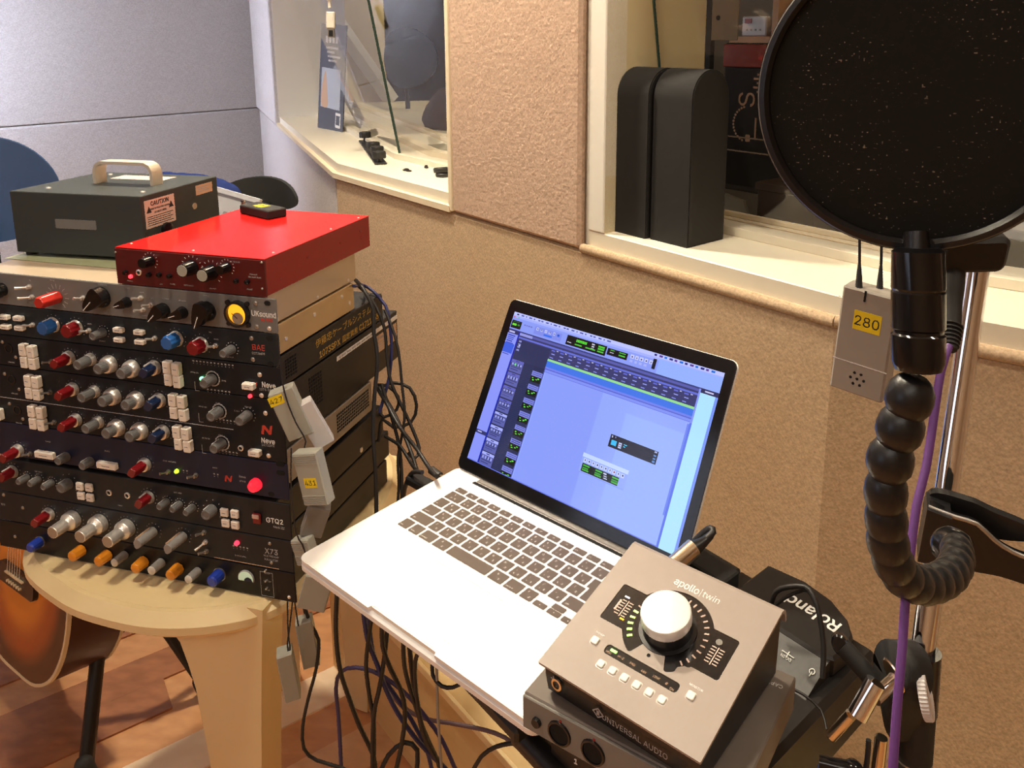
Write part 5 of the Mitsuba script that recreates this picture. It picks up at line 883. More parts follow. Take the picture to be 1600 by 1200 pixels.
# the plate folds over at the back; black body below
bk = [(0.0, .1513)] ; prof = [(.1512, -.0002), (.1552, -.0016), (.1585, -.0055), (.1592, -.0110), (.1592, -.018), (.1568, -.018), (.1568, -.0115), (.156, -.0078), (.1535, -.0040), (.1512, -.0028)]
part(u, 'rear_fold', ext(Polygon(prof), 0, .1603), 'apollo_top', F(A.o, A.y, A.z, A.x, k=KI), smooth=40)
AB_ = F(A0, AYh, V(0, 0, 1), AXh, k=KI)                     # side profile: depth, height
zb_ = -.0325
side = Polygon([(.0055, -.0030), (.0062, -.014), (.010, zb_), (.150, zb_), (.1535, .020), (.1500, .0305), (.0055, -.0028)])
part(u, 'body', ext(side, .0035, .1568), 'black_plastic', AB_)
for x in (.02, .14):
    for y in (.02, .135): part(u, 'rubber_foot', _tr(lathe([(0, 0), (.006, 0), (.006, .0038), (0, .0038)], 12), x, y, zb_ - .0037), 'rubber', F(A0, AXh, AYh, k=KI))
AF = F(A0 + AYh * .0062 * KI, AXh, V(0, 0, 1), k=KI)
part(u, 'headphone_jack', lathe([(.0034, 0), (.0056, 0), (.0056, .0016), (.0036, .0018), (.0034, -.001)], 18), 'brass_chrome', AF.at(.0175, -.0165, .001), smooth=30)
part(u, 'front_lettering', CC([_tr(txt('UNIVERSAL AUDIO', .0050, .0003, False), .098, -.0190, .0018), _tr(ext(Polygon([(0, .005), (.006, 0), (0, -.005), (-.006, 0)]).difference(Polygon([(0, .0036), (.0044, 0), (0, -.0036), (-.0044, 0)])).union(sbox(-.0015, -.002, .0015, .002)), 0, .0003), .062, -.0185, .0018)]), 'print_grey', AF)
part(u, 'mode_symbol', CC([_tr(B(-.003, .003, -.0006, .0006, 0, .0003), .0135, -.0135, .0012), _tr(B(-.0006, .0006, -.003, .003, 0, .0003), .0135, -.0135, .0012)]), 'print_grey', AF)
k = part(u, 'knob', lathe([(0, .0), (.0262, .0), (.0262, .0014), (.0225, .0016), (.0222, .0120), (.0218, .0125), (0, .0125)], 48), 'black_plastic', A.at(.081, .085, -.0006), smooth=30)
part(k, 'cap', lathe([(0, .0118), (.0222, .0118), (.0228, .0130), (.0228, .0205), (.0222, .0222), (.0205, .0230), (.0, .0232)], 56), 'knob_bright', A.at(.081, .085, -.0006), smooth=35)
for i in range(26):
    a = math.radians(220 - i * 260 / 25); f = A.at(.081 + .0345 * math.cos(a), .085 + .0345 * math.sin(a), -.0007, (math.cos(a), math.sin(a), 0), (-math.sin(a), math.cos(a), 0))
    if i < 5: part(u, 'level_light', B(-.0025, .0025, -.0010, .0010, 0, .0004), 'knob_clear', f, emit=glow('', (.35, 1, .03), 2.4), label='lit green ring light')
    else: part(u, 'level_light', B(-.0022, .0022, -.0007, .0007, 0, .0004), 'label_pink', f)
mt = []
for cx in (.031, .0385, .1245, .132):
    for i in range(6): mt.append(B(cx - .0022, cx + .0022, .0752 + i * .0030, .0762 + i * .0030, -.0008, -.0003))
mt += [B(.0265, .0285, .078, .090, -.0008, -.0004), B(.0345, .0355, .074, .092, -.0008, -.0004), B(.1278, .1288, .074, .092, -.0008, -.0004)]
for m_ in mt: part(u, 'meter_light', m_, 'label_pink', A)
part(u, 'function_light', B(.0285, .0335, .0942, .0958, -.0008, -.0003), 'device_white', A, emit=glow('', (.8, .85, 1), 1.2), label='lit white light')
part(u, 'function_light', B(.0372, .0415, .0722, .0738, -.0008, -.0003), 'knob_orange', A, emit=glow('', (1, .42, .02), 1.6), label='lit amber light')
part(u, 'function_light', B(.0480, .0545, .0415, .0440, -.0008, -.0003), 'knob_clear', A, emit=glow('', (.1, 1, .03), 2.2), label='lit green light')
part(u, 'speaker_dot', lathe([(0, 0), (.0030, 0), (.0030, .0004), (0, .0004)], 16), 'adapter_dark', A.at(.1258, .0968, -.0008))
part(u, 'window_lettering', CC([_tr(txt(s, .0020, .0003), x, y, -.0008) for s, x, y in (('MIC', .048, .0395), ('Hi-Z', .060, .041), ('PAD', .072, .041), ('48V', .084, .0400), ('LINK', .096, .0412), ('Ø', .106, .041), ('CH', .112, .039))]), 'label_brown', A)
for i in range(6): part(u, 'push_button', CC([bev(rrect(-.0033, .0033, -.0033, .0033, .0014, 3), 0, .0016, .0006)]), 'button_white', A.at(.0491 + i * .01228, .0264, 0), smooth=40)
for x, y in ((.0315, .0420), (.1288, .0416)): part(u, 'push_button', bev(rrect(-.0036, .0036, -.0036, .0036, .0014, 3), 0, .0018, .0006), 'button_white', A.at(x, y, 0), smooth=40)
part(u, 'button_recess', CC([ext(rrect(x - .0041, x + .0041, y - .0041, y + .0041, .0018, 3).difference(rrect(x - .0034, x + .0034, y - .0034, y + .0034, .0014, 3)), 0, .0002) for x, y in [(.0491 + i * .01228, .0264) for i in range(6)] + [(.0315, .0420), (.1288, .0416)]]), 'steel', A)
part(u, 'talkback_hole', lathe([(0, 0), (.0017, 0), (.0017, .0002), (0, .0002)], 12), 'dark_hole', A.at(.0800, .0545, 0))
lt1, lt2 = txt('apollo', .0075, .0003, True, center=False, sx=.88), txt('twin', .0066, .0003, False, center=False)
part(u, 'white_lettering', CC([_tr(lt1, .0605, .1332, 0), B(.0605 + lt1.extents[0] + .0016, .0605 + lt1.extents[0] + .0021, .1285, .1375, 0, .0003), _tr(lt2, .0605 + lt1.extents[0] + .0040, .1332, 0), _tr(txt('PREAMP', .0017, .0003, True), .0317, .0500, 0), _tr(txt('MONITOR', .0019, .0003, True), .1290, .0502, 0)]), 'print_white', A)
# second interface below
I2 = F(V(-.053, .593, -.566) * KI, (math.cos(math.radians(-31.7)), math.sin(math.radians(-31.7)), 0), (math.sin(math.radians(31.7)), math.cos(math.radians(31.7)), 0), (0, 0, 1), k=KI)
u = thing('small_audio_interface', 'low black audio interface with two round sockets, underneath the taupe interface', 'audio interface')
part(u, 'case', B(0, .20, .003, .150, -.0345, 0, .0012), 'taupe_metal', I2)
part(u, 'front_panel', B(0.0005, .1995, 0, .0032, -.0340, -.0010, .0008), 'adapter_dark', I2)
I2F = F(I2.o, I2.x, I2.z, -I2.y, k=KI)
for x in (.040, .074):
    k = part(u, 'combo_socket', lathe([(.0095, 0), (.0120, 0), (.0115, .0016), (.0098, .0018), (.0095, -.002)], 24), 'black_gloss', I2F.at(x, -.0195, 0), smooth=30)
    part(k, 'socket_hole', lathe([(0, .0004), (.0096, .0004), (.0096, .0006), (0, .0006)], 20), 'dark_hole', I2F.at(x, -.0195, 0))
    part(u, 'peak_light', lathe([(0, 0), (.0012, 0), (.001, .001), (0, .001)], 8), 'knob_red', I2F.at(x + .001, -.0065, 0))
for x, r in ((.0165, .0045), (.140, .0085), (.172, .0085)):
    part(u, 'knob', ngon(lobes(12, .03), [(r, 0), (r, .006), (r * .85, .014), (r * .8, .0145)] if r > .005 else [(r, 0), (r, .002), (r * .9, .0035)], 48), 'adapter_dark' if r > .005 else 'black_plastic', I2F.at(x, -.020, 0), smooth=35)
part(u, 'lettering', CC([_tr(txt('2', .006, .0003, True), .113, -.028, 0), _tr(txt('1', .005, .0003, True), .057, -.0385, 0)]), 'print_white', I2F)
part(u, 'headphone_symbol', ext(Point(0, 0).buffer(.0042, 10).difference(Point(0, 0).buffer(.0034, 10)).difference(sbox(-.006, -.006, .006, -.001)), 0, .0003), 'print_white', I2F.at(.157, -.012, 0))
part(u, 'top_lettering', _tr(txt('CAPTURE', .0040, .0003), 0, 0), 'print_white', F(I2.pt(.181, .131, 0), -I2.x, -I2.y, k=KI))
# its thunderbolt plug and cable
CK = CAB
u = thing('thunderbolt_cable', 'black cable with a brass-coloured plug looping up behind the taupe interface', 'cable')
part(u, 'plug', tube([CK['plug'][0], CK['plug'][1]], [.0098, .0098], 20, 9), 'brass_chrome', smooth=40)
part(u, 'boot', tube(CK['boot'], [.0088, .0055, .0042], 16, .004), 'black_plastic', smooth=60)
part(u, 'cord', tube(CK['usb'], .0038, 12, .006), 'cable_black', smooth=60)

# ------------------------------------------------------------------ stand, pop filter, hanging microphone cable
u = thing('microphone_stand', 'chrome and black microphone stand at the right edge', 'microphone stand')
q0, q1, q2, q3 = V(.2741, .5411, -.5933), V(.2774, .5541, -.5009), V(.2837, .5566, -.485), V(.3450, .6570, -.110)
dn = unit(q0 - q1)
part(u, 'lower_tube', rod(q1 + dn * -.012, q0 + dn * .35, .0148, 24), 'black_matte', smooth=40)
part(u, 'tube_collar', rod(q1 - dn * .016, q1 + dn * .035, .0158, 24), 'black_gloss', smooth=40)
part(u, 'ring_line', rod(q0 + dn * -.018, q0 + dn * -.0165, .01495, 24), 'steel', smooth=40)
part(u, 'chrome_tube', rod(q1, q3, .0095, 24), 'chrome', smooth=40)
pb = q0 + dn * .35; part(u, 'centre_tube', rod(pb, V(pb[0], pb[1], ZF + .10), .013, 20), 'black_matte', smooth=40)
for a in (.3, 2.4, 4.5): part(u, 'leg', rod(V(pb[0], pb[1], ZF + .14), V(pb[0] + .30 * math.cos(a), pb[1] + .30 * math.sin(a), ZF + .012), .009), 'black_matte', smooth=40)
part(u, 'clutch', trimesh.convex.convex_hull(np.vstack([rod(V(.2480, .5420, -.4900), V(.2700, .5480, -.4960), .021, 24).vertices, rod(V(.2560, .5440, -.545), V(.2680, .5480, -.548), .012, 16).vertices])), 'black_matte', smooth=30)
part(u, 'toothed_disc', ngon(lobes(40, .02), [(.017, 0), (.0178, .0008), (.0178, .006), (.017, .0068)], 120), 'adapter_pale', F(V(.2680, .5290, -.5020), unit(V(-.25, .2, 1)), unit(V(-.4, -.9, .1))), smooth=20)
part(u, 'handle_stem', rod(V(.2480, .5320, -.4900), V(.2270, .5180, -.4955), .0055, 16), 'chrome', smooth=40)
part(u, 'handle_bar', CC([rod(V(.2255, .5155, -.4780), V(.2115, .5100, -.5030), .0075, 18)]), 'chrome', smooth=40)
part(u, 'brass_ring', ngon(lambda t: 1, [(.010, 0), (.011, .001), (.010, .002)], 30), 'brass_chrome', F(V(.2475, .5330, -.4880), unit(V(-.25, .2, 1)), unit(V(-.5, .9, .3))), smooth=30)
u = thing('boom_arm', 'black boom arm clamped to the microphone stand, running down to the left', 'boom arm')
part(u, 'tube', rod(V(.2206, .5760, -.4990), V(.2450, .5560, -.5180), .0078, 18), 'black_matte', smooth=40)
part(u, 'end_eye', ngon(lambda t: 1, [(.0065, -.005), (.008, -.0035), (.008, .0035), (.0065, .005)], 24), 'black_gloss', F(V(.2190, .5765, -.4975), unit(V(1, -.5, -.4)), unit(V(.2, .3, 1))), smooth=30)
part(u, 'inner_tube', rod(V(.2080, .5140, -.5060), V(.1960, .5180, -.5300), .0045, 14), 'brass_chrome', smooth=40)
part(u, 'lower_rod', rod(V(.2390, .5270, -.5400), V(.2330, .5160, -.62), .0050, 14), 'brass_chrome', smooth=40)
u = thing('webbing_strap', 'dark blue webbing strap hanging from the boom arm at the bottom edge', 'strap')
part(u, 'strap', B(-.0125, .0125, -.002, .002, -.075, 0, .0008), 'strap_blue', F(V(.1985, .5140, -.5570), unit(V(.93, -.3, 0)), unit(V(.3, .93, .1))))
part(u, 'stitching', B(-.012, .008, -.0026, -.0020, -.0115, -.0105), 'print_white_dim', F(V(.1985, .5140, -.5570), unit(V(.93, -.3, 0)), unit(V(.3, .93, .1))))
part(u, 'buckle', CC([rod(V(.1870, .5150, -.5520), V(.2100, .5080, -.5500), .006, 12), _tr(trimesh.creation.icosphere(2, .008), .2110, .5080, -.5510)]), 'black_gloss', smooth=40)
u = thing('strap_cord', 'thin black cord hanging beside the microphone stand', 'cord')
part(u, 'cord', tube([V(.2240, .5150, -.5300), V(.2230, .5120, -.5450), V(.2190, .5080, -.5700), V(.2140, .5060, -.5930), V(.2020, .5020, -.6200)], .0022, 8, .006), 'cable_black', smooth=60)
# pop filter: ring, foam disc, holder, jointed arm, clamp
pc = V(.1625, .3878, -.0229); pn = unit(-pc + V(0, 0, .0)); pxx = unit(np.cross(V(0, 0, 1), pn)); pyy = np.cross(pn, pxx)
PF = F(pc, pxx, pyy, pn)
u = thing('pop_filter', 'round black pop filter on a jointed arm clamped to the microphone stand', 'pop filter')
t = np.linspace(0, 2 * np.pi, 97)[:-1]
rp = [(.0720, -.008), (.0762, -.008), (.0775, -.005), (.0775, .005), (.0762, .0075), (.0735, .008), (.0715, .0055), (.0715, -.006)]
part(u, 'ring', ngon(lambda a: 1, rp + [rp[0]], 110, cap=False) if 0 else trimesh.creation.revolve(np.array(rp + [rp[0]]), sections=110), 'black_plastic', PF, smooth=35)
part(u, 'foam_disc', lathe([(0, .0030), (.045, .0032), (.0718, .0010), (.0718, -.004), (0, -.004)], 96), 'filter_foam', PF, smooth=40)
dnv = unit(V(.1637, .3616, -.157) - V(.1631, .3728, -.0996)); hb = V(.1631, .3715, -.0965)
HF = F(hb, unit(np.cross(dnv, V(0, 1, 0)) * -1), unit(np.cross(dnv, unit(np.cross(dnv, V(0, 1, 0)) * -1))), dnv)
part(u, 'neck', rod(V(.1629, .3760, -.0900), V(.1630, .3725, -.0985), .0062, 16), 'black_plastic', smooth=40)
part(u, 'holder', lathe([(0, 0), (.0100, 0), (.0125, .0020), (.0127, .020), (.0122, .0210), (.0127, .0220), (.0127, .0395), (.0118, .0405), (.0118, .0418), (.0127, .0428), (.0124, .0560), (.0110, .0600), (.0080, .0610), (0, .0610)], 28), 'black_gloss', HF, smooth=25)
arm = np.array([(0.1600, 0.3588, -0.1710), (0.1567, 0.3587, -0.1871), (0.1536, 0.3593, -0.2049), (0.1534, 0.3599, -0.2229), (0.1554, 0.3608, -0.2390), (0.1581, 0.3622, -0.2528), (0.1636, 0.3656, -0.2665), (0.1717, 0.3714, -0.2787), (0.1818, 0.3796, -0.2887), (0.1922, 0.3883, -0.2965), (0.2029, 0.3983, -0.3028), (0.2131, 0.4085, -0.3079), (0.2229, 0.4198, -0.3125), (0.2323, 0.4332, -0.3170), (0.2402, 0.4466, -0.3213), (0.2469, 0.4610, -0.3260)])
for i, c in enumerate(arm):
    tdir = unit(arm[min(i + 1, len(arm) - 1)] - arm[max(i - 1, 0)]); xx = unit(np.cross(tdir, V(.7, -.7, .1))); fr = F(c, xx, np.cross(tdir, xx), tdir)
    r_ = .0116 if i < 3 else .0108
    part(u, 'arm_joint', lathe([(0, -.0125), (.0058, -.0125), (.0085, -.0105), (r_ * .95, -.0060), (r_, -.0015), (r_ * .97, .0030), (.0088, .0075), (.0060, .0100), (0, .0102)], 22), 'black_plastic', fr, smooth=50)
CL = F(V(0.2803, 0.5210, -0.3577), unit(V(.93, -.36, 0)), V(0, 0, 1)); S_ = .000477
k = part(u, 'clamp', ext(Polygon([(-58 * S_, -44 * S_), (-52 * S_, 48 * S_), (-16 * S_, 40 * S_), (-10 * S_, -46 * S_)]), -.016, .010), 'black_plastic', CL)
wg = spline([(x * S_, y * S_) for x, y in ((-50, 44), (-10, 36), (20, 32), (45, 12), (72, -2), (125, -14), (140, -34), (125, -52), (60, -46), (10, -48), (-30, -42))], 5)
part(k, 'wing', ext(wg, -.004, .004), 'black_gloss', CL, smooth=30)
part(k, 'rear_wing', ext(spline([(x * S_, y * S_) for x, y in ((-45, 50), (10, 50), (45, 40), (95, 26), (102, 5), (45, -5), (-45, 0))], 5), -.020, -.012), 'black_plastic', CL, smooth=30)
part(k, 'wing_edge', tube([CL.pt(x * S_, y * S_, .004) for x, y in ((-50, 46), (-10, 38), (20, 34), (45, 14), (72, 0), (128, -13))], .0018, 8, .006), 'steel', smooth=50)
part(k, 'screw_wheel', lathe([(0, -.012), (.0085, -.012), (.0118, -.007), (.0122, 0), (.0118, .006), (.0085, .010), (0, .010)], 26), 'black_gloss', F(V(0.2514, 0.4748, -0.3334), unit(V(1, .3, 0)), unit(V(.1, .15, 1))), smooth=40)
# microphone behind the filter with its plug and purple cable
u = thing('microphone', 'black microphone mostly hidden behind the pop filter, its plug pointing down', 'microphone')
part(u, 'mount', bev(rrect(-.021, .021, -.0145, .010, .006), -.020, .020, .003), 'black_matte', F(V(.2440, .4900, -.1220), unit(V(1, -.05, .05)), unit(V(0, -.2, 1))), smooth=30)
part(u, 'body', rod(V(.2440, .5010, -.1130), V(.2480, .5100, .0200), .021, 28), 'black_matte', smooth=40)
part(u, 'plug', tube([V(.2350, .4850, -.1330), V(.2285, .4690, -.1560), V(.2245, .4560, -.1690), V(.2200, .4450, -.1790)], [.0090, .0086, .0070, .0045], 18, .004), 'black_matte', smooth=60)
part(u, 'plug_rings', CC([rod(V(.2245, .4560, -.1690) + (V(.2200, .4450, -.1790) - V(.2245, .4560, -.1690)) * s_, V(.2245, .4560, -.1690) + (V(.2200, .4450, -.1790) - V(.2245, .4560, -.1690)) * (s_ + .06), .0074 - s_ * .0022, 16) for s_ in (-.05, .12, .29, .46, .63, .8)]), 'rubber')
solo('microphone_cable', 'purple microphone cable hanging down in front of the stand', 'cable', tube(CK['purple'], .0025, 12, .01), 'cable_purple', smooth=60)
# shop alarm boxes: grey boxes with numbered stickers
def alarm_box(label, c, size, yaw, roll, mats, num=None, pitch=0., group=None, ridges=False, stick=(0, .01), leads=()):
    u = thing('alarm_box', label, 'alarm box', group); w_, h_, d_ = size
    x = V(math.cos(yaw), math.sin(yaw), 0); up = unit(V(0, 0, 1) + V(-x[1], x[0], 0) * pitch); nrm = unit(np.cross(x, up)); x2 = x * math.cos(roll) + up * math.sin(roll); up2 = -x * math.sin(roll) + up * math.cos(roll)
    f = F(c, x2, up2, nrm)
    part(u, 'case', bev(rrect(-w_ / 2, w_ / 2, -h_ / 2, h_ / 2, .0012, 2), -d_, 0, .0012), mats, f)
    if ridges:
        for s_ in (-1, 1):
            for i in range(5): part(u, 'ridge', B(-w_ / 2 + .001, w_ / 2 - .001, s_ * (h_ / 2 - .003 - i * .0025) - .0005, s_ * (h_ / 2 - .003 - i * .0025) + .0005, 0, .0007), mats, f)
    if num:
        part(u, 'sticker', B(stick[0] - .0085, stick[0] + .0085, stick[1] - .0062, stick[1] + .0062, 0, .0003), 'label_yellow', f, label='yellow sticker with the number ' + num)
        part(u, 'sticker_number', _tr(txt(num, .0062, .0002), stick[0], stick[1], .0003), 'print_black', f)
    for l_ in leads: part(u, 'lead', tube(CK[l_], .0009, 8, .008), 'cable_black')
    return u, f
u, f = alarm_box('taupe alarm box with a yellow sticker reading 280, hanging by two leads', V(.1722, .4586, -.1817), (.0335, .0690, .017), -.68, -.06, 'adapter_taupe', '280', stick=(.001, .0148), leads=('s1', 's2'))
part(u, 'seam', B(-.0172, .0172, -.0142, -.0136, 0, .0003), 'adapter_pale', f); part(u, 'notch', B(-.0030, -.0018, .0275, .0345, 0, .0004), 'dark_hole', f)
part(u, 'speaker_holes', CC([_tr(lathe([(0, 0), (.0009, 0), (.0009, .0003), (0, .0003)], 8), .0042 * math.cos(i * 1.047), -.0235 + .0042 * math.sin(i * 1.047)) for i in range(6)] + [_tr(lathe([(0, 0), (.0009, 0), (.0009, .0003), (0, .0003)], 8), 0, -.0235)]), 'dark_hole', f)
for l_ in ('s1', 's2'):
    a_, b_ = V(*CAB[l_][2]), V(*CAB[l_][1]); part(u, 'lead_boot', tube([a_ - (b_ - a_) * .08, a_ + (b_ - a_) * .35, a_ + (b_ - a_) * .75], [.0024, .0019, .0010], 8, .004), 'rubber')
alarm_box('ridged grey-green alarm box with a yellow sticker reading 431, beside the rack', V(-.3293, .8515, -.517), (.034, .068, .016), -.25, .20, 'adapter_grey', '431', ridges=True, stick=(0, -.004), leads=('a1',))
alarm_box('grey-green alarm box with a yellow sticker at its top edge, upper one beside the rack', V(-.3565, .8750, -.445), (.030, .066, .018), .25, .32, 'adapter_grey', '427', stick=(-.008, .024), leads=('a2',))
alarm_box('pale alarm box seen edge-on, beside the black cases of the rack', V(-.3330, .8850, -.4640), (.024, .064, .016), .40, .40, 'adapter_pale')
alarm_box('smoky grey alarm box below the one numbered 431', V(-.3290, .8600, -.5800), (.026, .040, .020), .30, -.35, 'adapter_dark', leads=('a3',))
alarm_box('ridged grey-green alarm box lowest at the right side of the rack', V(-.3430, .8479, -.6135), (.026, .034, .014), -.30, .25, 'adapter_grey', ridges=True)
alarm_box('small grey alarm box hanging lowest, left of the laptop corner', V(-.3540, .8098, -.7560), (.018, .066, .020), .35, .10, 'adapter_grey', leads=('a4', 'a5'))
alarm_box('grey alarm box hanging behind the lowest one, below the rack', V(-.3420, .8434, -.7390), (.020, .066, .018), .30, .10, 'adapter_grey', leads=('a6',))
alarm_box('olive alarm box hanging below the front left corner of the laptop', V(-.3268, .8375, -.662), (.034, .046, .014), .10, -.30, 'adapter_grey', leads=('a7',))

# ------------------------------------------------------------------ things on the window sills and beyond the glass
# speaker-like blocks on the right sill
arch = Polygon([(.031, ZS), (.031, -.090)] + [(.0795 - .0485 * math.cos(a), -.0865 + .0485 * math.sin(a)) for a in np.linspace(0.05, math.pi - .05, 22)] + [(.128, -.090), (.128, ZS)])
for s0, s1, dv, lb in ((1.0555, 1.131, -.004, 'left one of the two black arch-topped speakers on the window sill'), (1.1375, 1.2195, .003, 'right one of the two black arch-topped speakers on the window sill')):
    u = thing('arch_speaker', lb, 'speaker', 'pair of black speakers on the right sill'); fA = F(FC.pt(s0, dv, 0), FC.y, FC.z, FC.x)
    part(u, 'cabinet', ext(arch, 0, s1 - s0), 'speaker_black', fA, smooth=25)
    part(u, 'side_panel', ext(arch.buffer(-.0025), s1 - s0, s1 - s0 + .0012), 'black_matte', fA)
u = thing('tall_brochure', 'tall dark brochure card standing on the left window sill', 'brochure')
br = F(V(-1.052, 3.025, ZS + .0005), unit(V(.683, -.731, -.05)), unit(V(.06, .10, 1)))
part(u, 'card', B(0, .21, 0, .40, -.004, 0), 'brochure_navy', br)
part(u, 'picture', B(.02, .18, .085, .235, 0, .0006), 'brochure_blue', br)
part(u, 'picture_figure', ext(spline([(.03, .09), (.08, .09), (.075, .14), (.055, .22), (.04, .20), (.025, .14)], 4), .0006, .001), 'label_brown', br)
part(u, 'price_box', B(.15, .19, .02, .075, 0, .0006), 'print_white', br); part(u, 'price_box', B(.155, .185, .03, .065, .0006, .001), 'brochure_navy', br)
part(u, 'white_lettering', CC([B(.045 + k_ * .028, .045 + k_ * .028 + .018, .33, .355, 0, .0006) for k_ in range(4)] + [B(.05 + .008 * r_, .05 + w_, .308 - r_ * .016, .3155 - r_ * .016, 0, .0006) for r_, w_ in enumerate((.10, .07, .12, .09))]), 'label_white', br)
u = thing('hanging_plug', 'white cable with a plug hanging in front of the left window', 'cable')
def pxf(x, z, y=2.2): return V(-.715 + x, y, z)
part(u, 'cord', tube([pxf(.002, .60), pxf(0, .3), pxf(.001, .115), pxf(.002, .09)], .0045, 10, .02), 'cable_white', smooth=60)
part(u, 'strain_relief', tube([pxf(.001, .125), pxf(.002, .11)], [.010, .008], 12, .01), 'cable_white')
part(u, 'plug', bev(rrect(-.0115, .0115, -.026, .020, .004), -.008, .008, .003), 'cable_white', F(pxf(.003, .060), unit(V(1, .1, 0)), unit(V(.04, 0, 1))), smooth=30)
part(u, 'metal_tip', B(-.009, .009, -.050, -.026, -.005, .005, .001), 'steel', F(pxf(.004, .060), unit(V(1, .1, 0)), unit(V(.04, 0, 1))))
part(u, 'socket_face', B(-.006, .006, -.047, -.030, .005, .0056), 'dark_hole', F(pxf(.004, .060), unit(V(1, .1, 0)), unit(V(.04, 0, 1))))
u = thing('rack_rail', 'black metal bar with four black rubber knobs lying on the left window sill', 'metal bar')
ra, rb_ = V(-.752, 2.600, ZS + .004), V(-.565, 2.105, ZS + .004); rx = unit(rb_ - ra); RR = F(ra, rx, V(-rx[1], rx[0], 0))
part(u, 'bar', B(0, .53, -.016, .016, -.004, .002, .001), 'black_plastic', RR)
for x in (.015, .30, .40, .51):
    part(u, 'knob', lathe([(0, .002), (.006, .002), (.006, .012), (.018, .012), (.019, .015), (.019, .028), (.017, .031), (0, .031)], 22), 'knob_rubber', RR.at(x, .004 if x < .5 else -.002, 0), smooth=35)
for x, y, lb, sz in ((-.470, 2.005, 'small dark metal clip lying on the left sill next to the bar', (.030, .010, .006)), (-.430, 2.055, 'tiny dark screw lying on the left sill near the glass', (.012, .007, .008))):
    t_ = thing('sill_bit', lb, 'metal piece'); part(t_, 'piece', CC([B(-sz[0] / 2, sz[0] / 2, -sz[1] / 2, sz[1] / 2, 0, sz[2] * .6, .001), B(-sz[0] * .3, sz[0] * .1, -sz[1] / 2, sz[1] / 2, sz[2] * .6, sz[2], .0006)]), 'gear_black', F((x, y, ZS), FC.x, FC.y))
u = thing('rubber_knob', 'loose pair of stacked black rubber discs at the right end of the left sill', 'knob')
part(u, 'disc', lathe([(0, 0), (.017, 0), (.018, .003), (.018, .008), (.016, .010), (0, .010)], 20), 'knob_rubber', F((-.362, 1.925, ZS), FC.x, FC.y), smooth=35)
part(u, 'disc', lathe([(0, 0), (.019, 0), (.020, .003), (.020, .010), (.018, .012), (0, .012)], 20), 'knob_rubber', F((-.366, 1.930, ZS + .0101), unit(V(.68, -.73, .12)), FC.y), smooth=35)
# beyond the glass
u = thing('guitar_amplifier', 'black amplifier with a red upper edge and gold upright lettering beyond the right window', 'amplifier')
part(u, 'cabinet', B(.60, 1.05, .92, 1.25, -.42, .008, .006), 'gear_black', FC)
part(u, 'red_top_band', B(.602, 1.048, .912, .921, -.060, .004, .002), 'gear_red', FC)
part(u, 'front_board', B(.612, 1.04, .913, .9205, -.40, -.0605, .002), 'panel_jet', FC)
GA = F(FC.pt(.70, .912, -.22), FC.z, -FC.x, -FC.y)
part(u, 'gold_lettering', CC([_tr(txt('S', .055, .0006), .07, .008), _tr(dotring(.05, 14, .3, 2.8, .004), -.0, .0)] + [B(.09 + .012 * i, .096 + .012 * i, -.045, -.045 + .02 + .012 * (i % 2), 0, .0006) for i in range(5)] + [B(-.04, .02, -.03, -.024, 0, .0006), B(-.05, -.03, -.01, .006, 0, .0006)]), 'label_brown', GA)
part(u, 'grill_line', CC([B(.625, .76, .911, .9135, -.262, -.258), B(.625, .78, .911, .9135, -.302, -.298)]), 'stain_brown', FC)
u = thing('hanging_metal_plate', 'grey-brown metal plate with one hole hanging beyond the right window', 'metal plate')
part(u, 'plate', B(.806, .884, .596, .600, .012, .40, .001), 'stain_brown', FC); part(u, 'edge', B(.772, .804, .598, .615, -.30, .42, .001), 'panel_graphite', FC)
part(u, 'hole', lathe([(0, 0), (.006, 0), (.006, .0006), (0, .0006)], 14), 'dark_hole', F(FC.pt(.826, .596, .065), FC.x, FC.z, -FC.y))
u = thing('wall_shelf', 'orange-brown wooden shelf beyond the right window', 'shelf')
part(u, 'board', B(.16, .60, 1.52, 1.80, .005, .035, .002), 'shelf_wood', FC); part(u, 'back_board', B(.16, .60, 1.80, 1.82, -.10, .35), 'shelf_wood', FC); part(u, 'divider', B(.335, .36, 1.54, 1.80, .035, .35), 'shelf_wood', FC)
u = thing('white_device', 'small white electronic device on the wooden shelf beyond the right window', 'device')
part(u, 'case', B(.205, .315, 1.535, 1.62, .0355, .108, .004), 'device_white', FC); part(u, 'display', B(.22, .25, 1.532, 1.5352, .082, .100), 'gear_red', FC); part(u, 'control_row', CC([B(.225 + i * .02, .232 + i * .02, 1.532, 1.5352, .055, .062) for i in range(4)]), 'print_grey', FC)
u = thing('leaning_board', 'pale grey board leaning below the amplifier beyond the right window', 'board')
part(u, 'board', ext(Polygon([(.845, -.47), (.96, -.47), (.915, -.372), (.845, -.360)]), 0, .012), 'adapter_grey', F(FC.pt(0, .62, 0), FC.x, FC.z, -FC.y))
u = thing('dark_case', 'dark brown equipment case standing beyond the right window', 'case')
part(u, 'body', B(.93, 1.10, .64, .80, -.62, -.335, .008), 'bag_brown', FC); part(u, 'lid', B(.926, 1.104, .636, .804, -.345, -.325, .003), 'bag_brown', FC)
u = thing('white_table', 'white table with slim legs beyond the right window', 'table')
part(u, 'tabletop', B(1.05, 1.9, .95, 1.45, -.430, -.405, .004), 'device_white', FC)
for x in (1.09, 1.86):
    for y in (.98, 1.42): part(u, 'leg', B(x - .015, x + .015, y - .015, y + .015, ZF, -.43), 'device_white', FC)
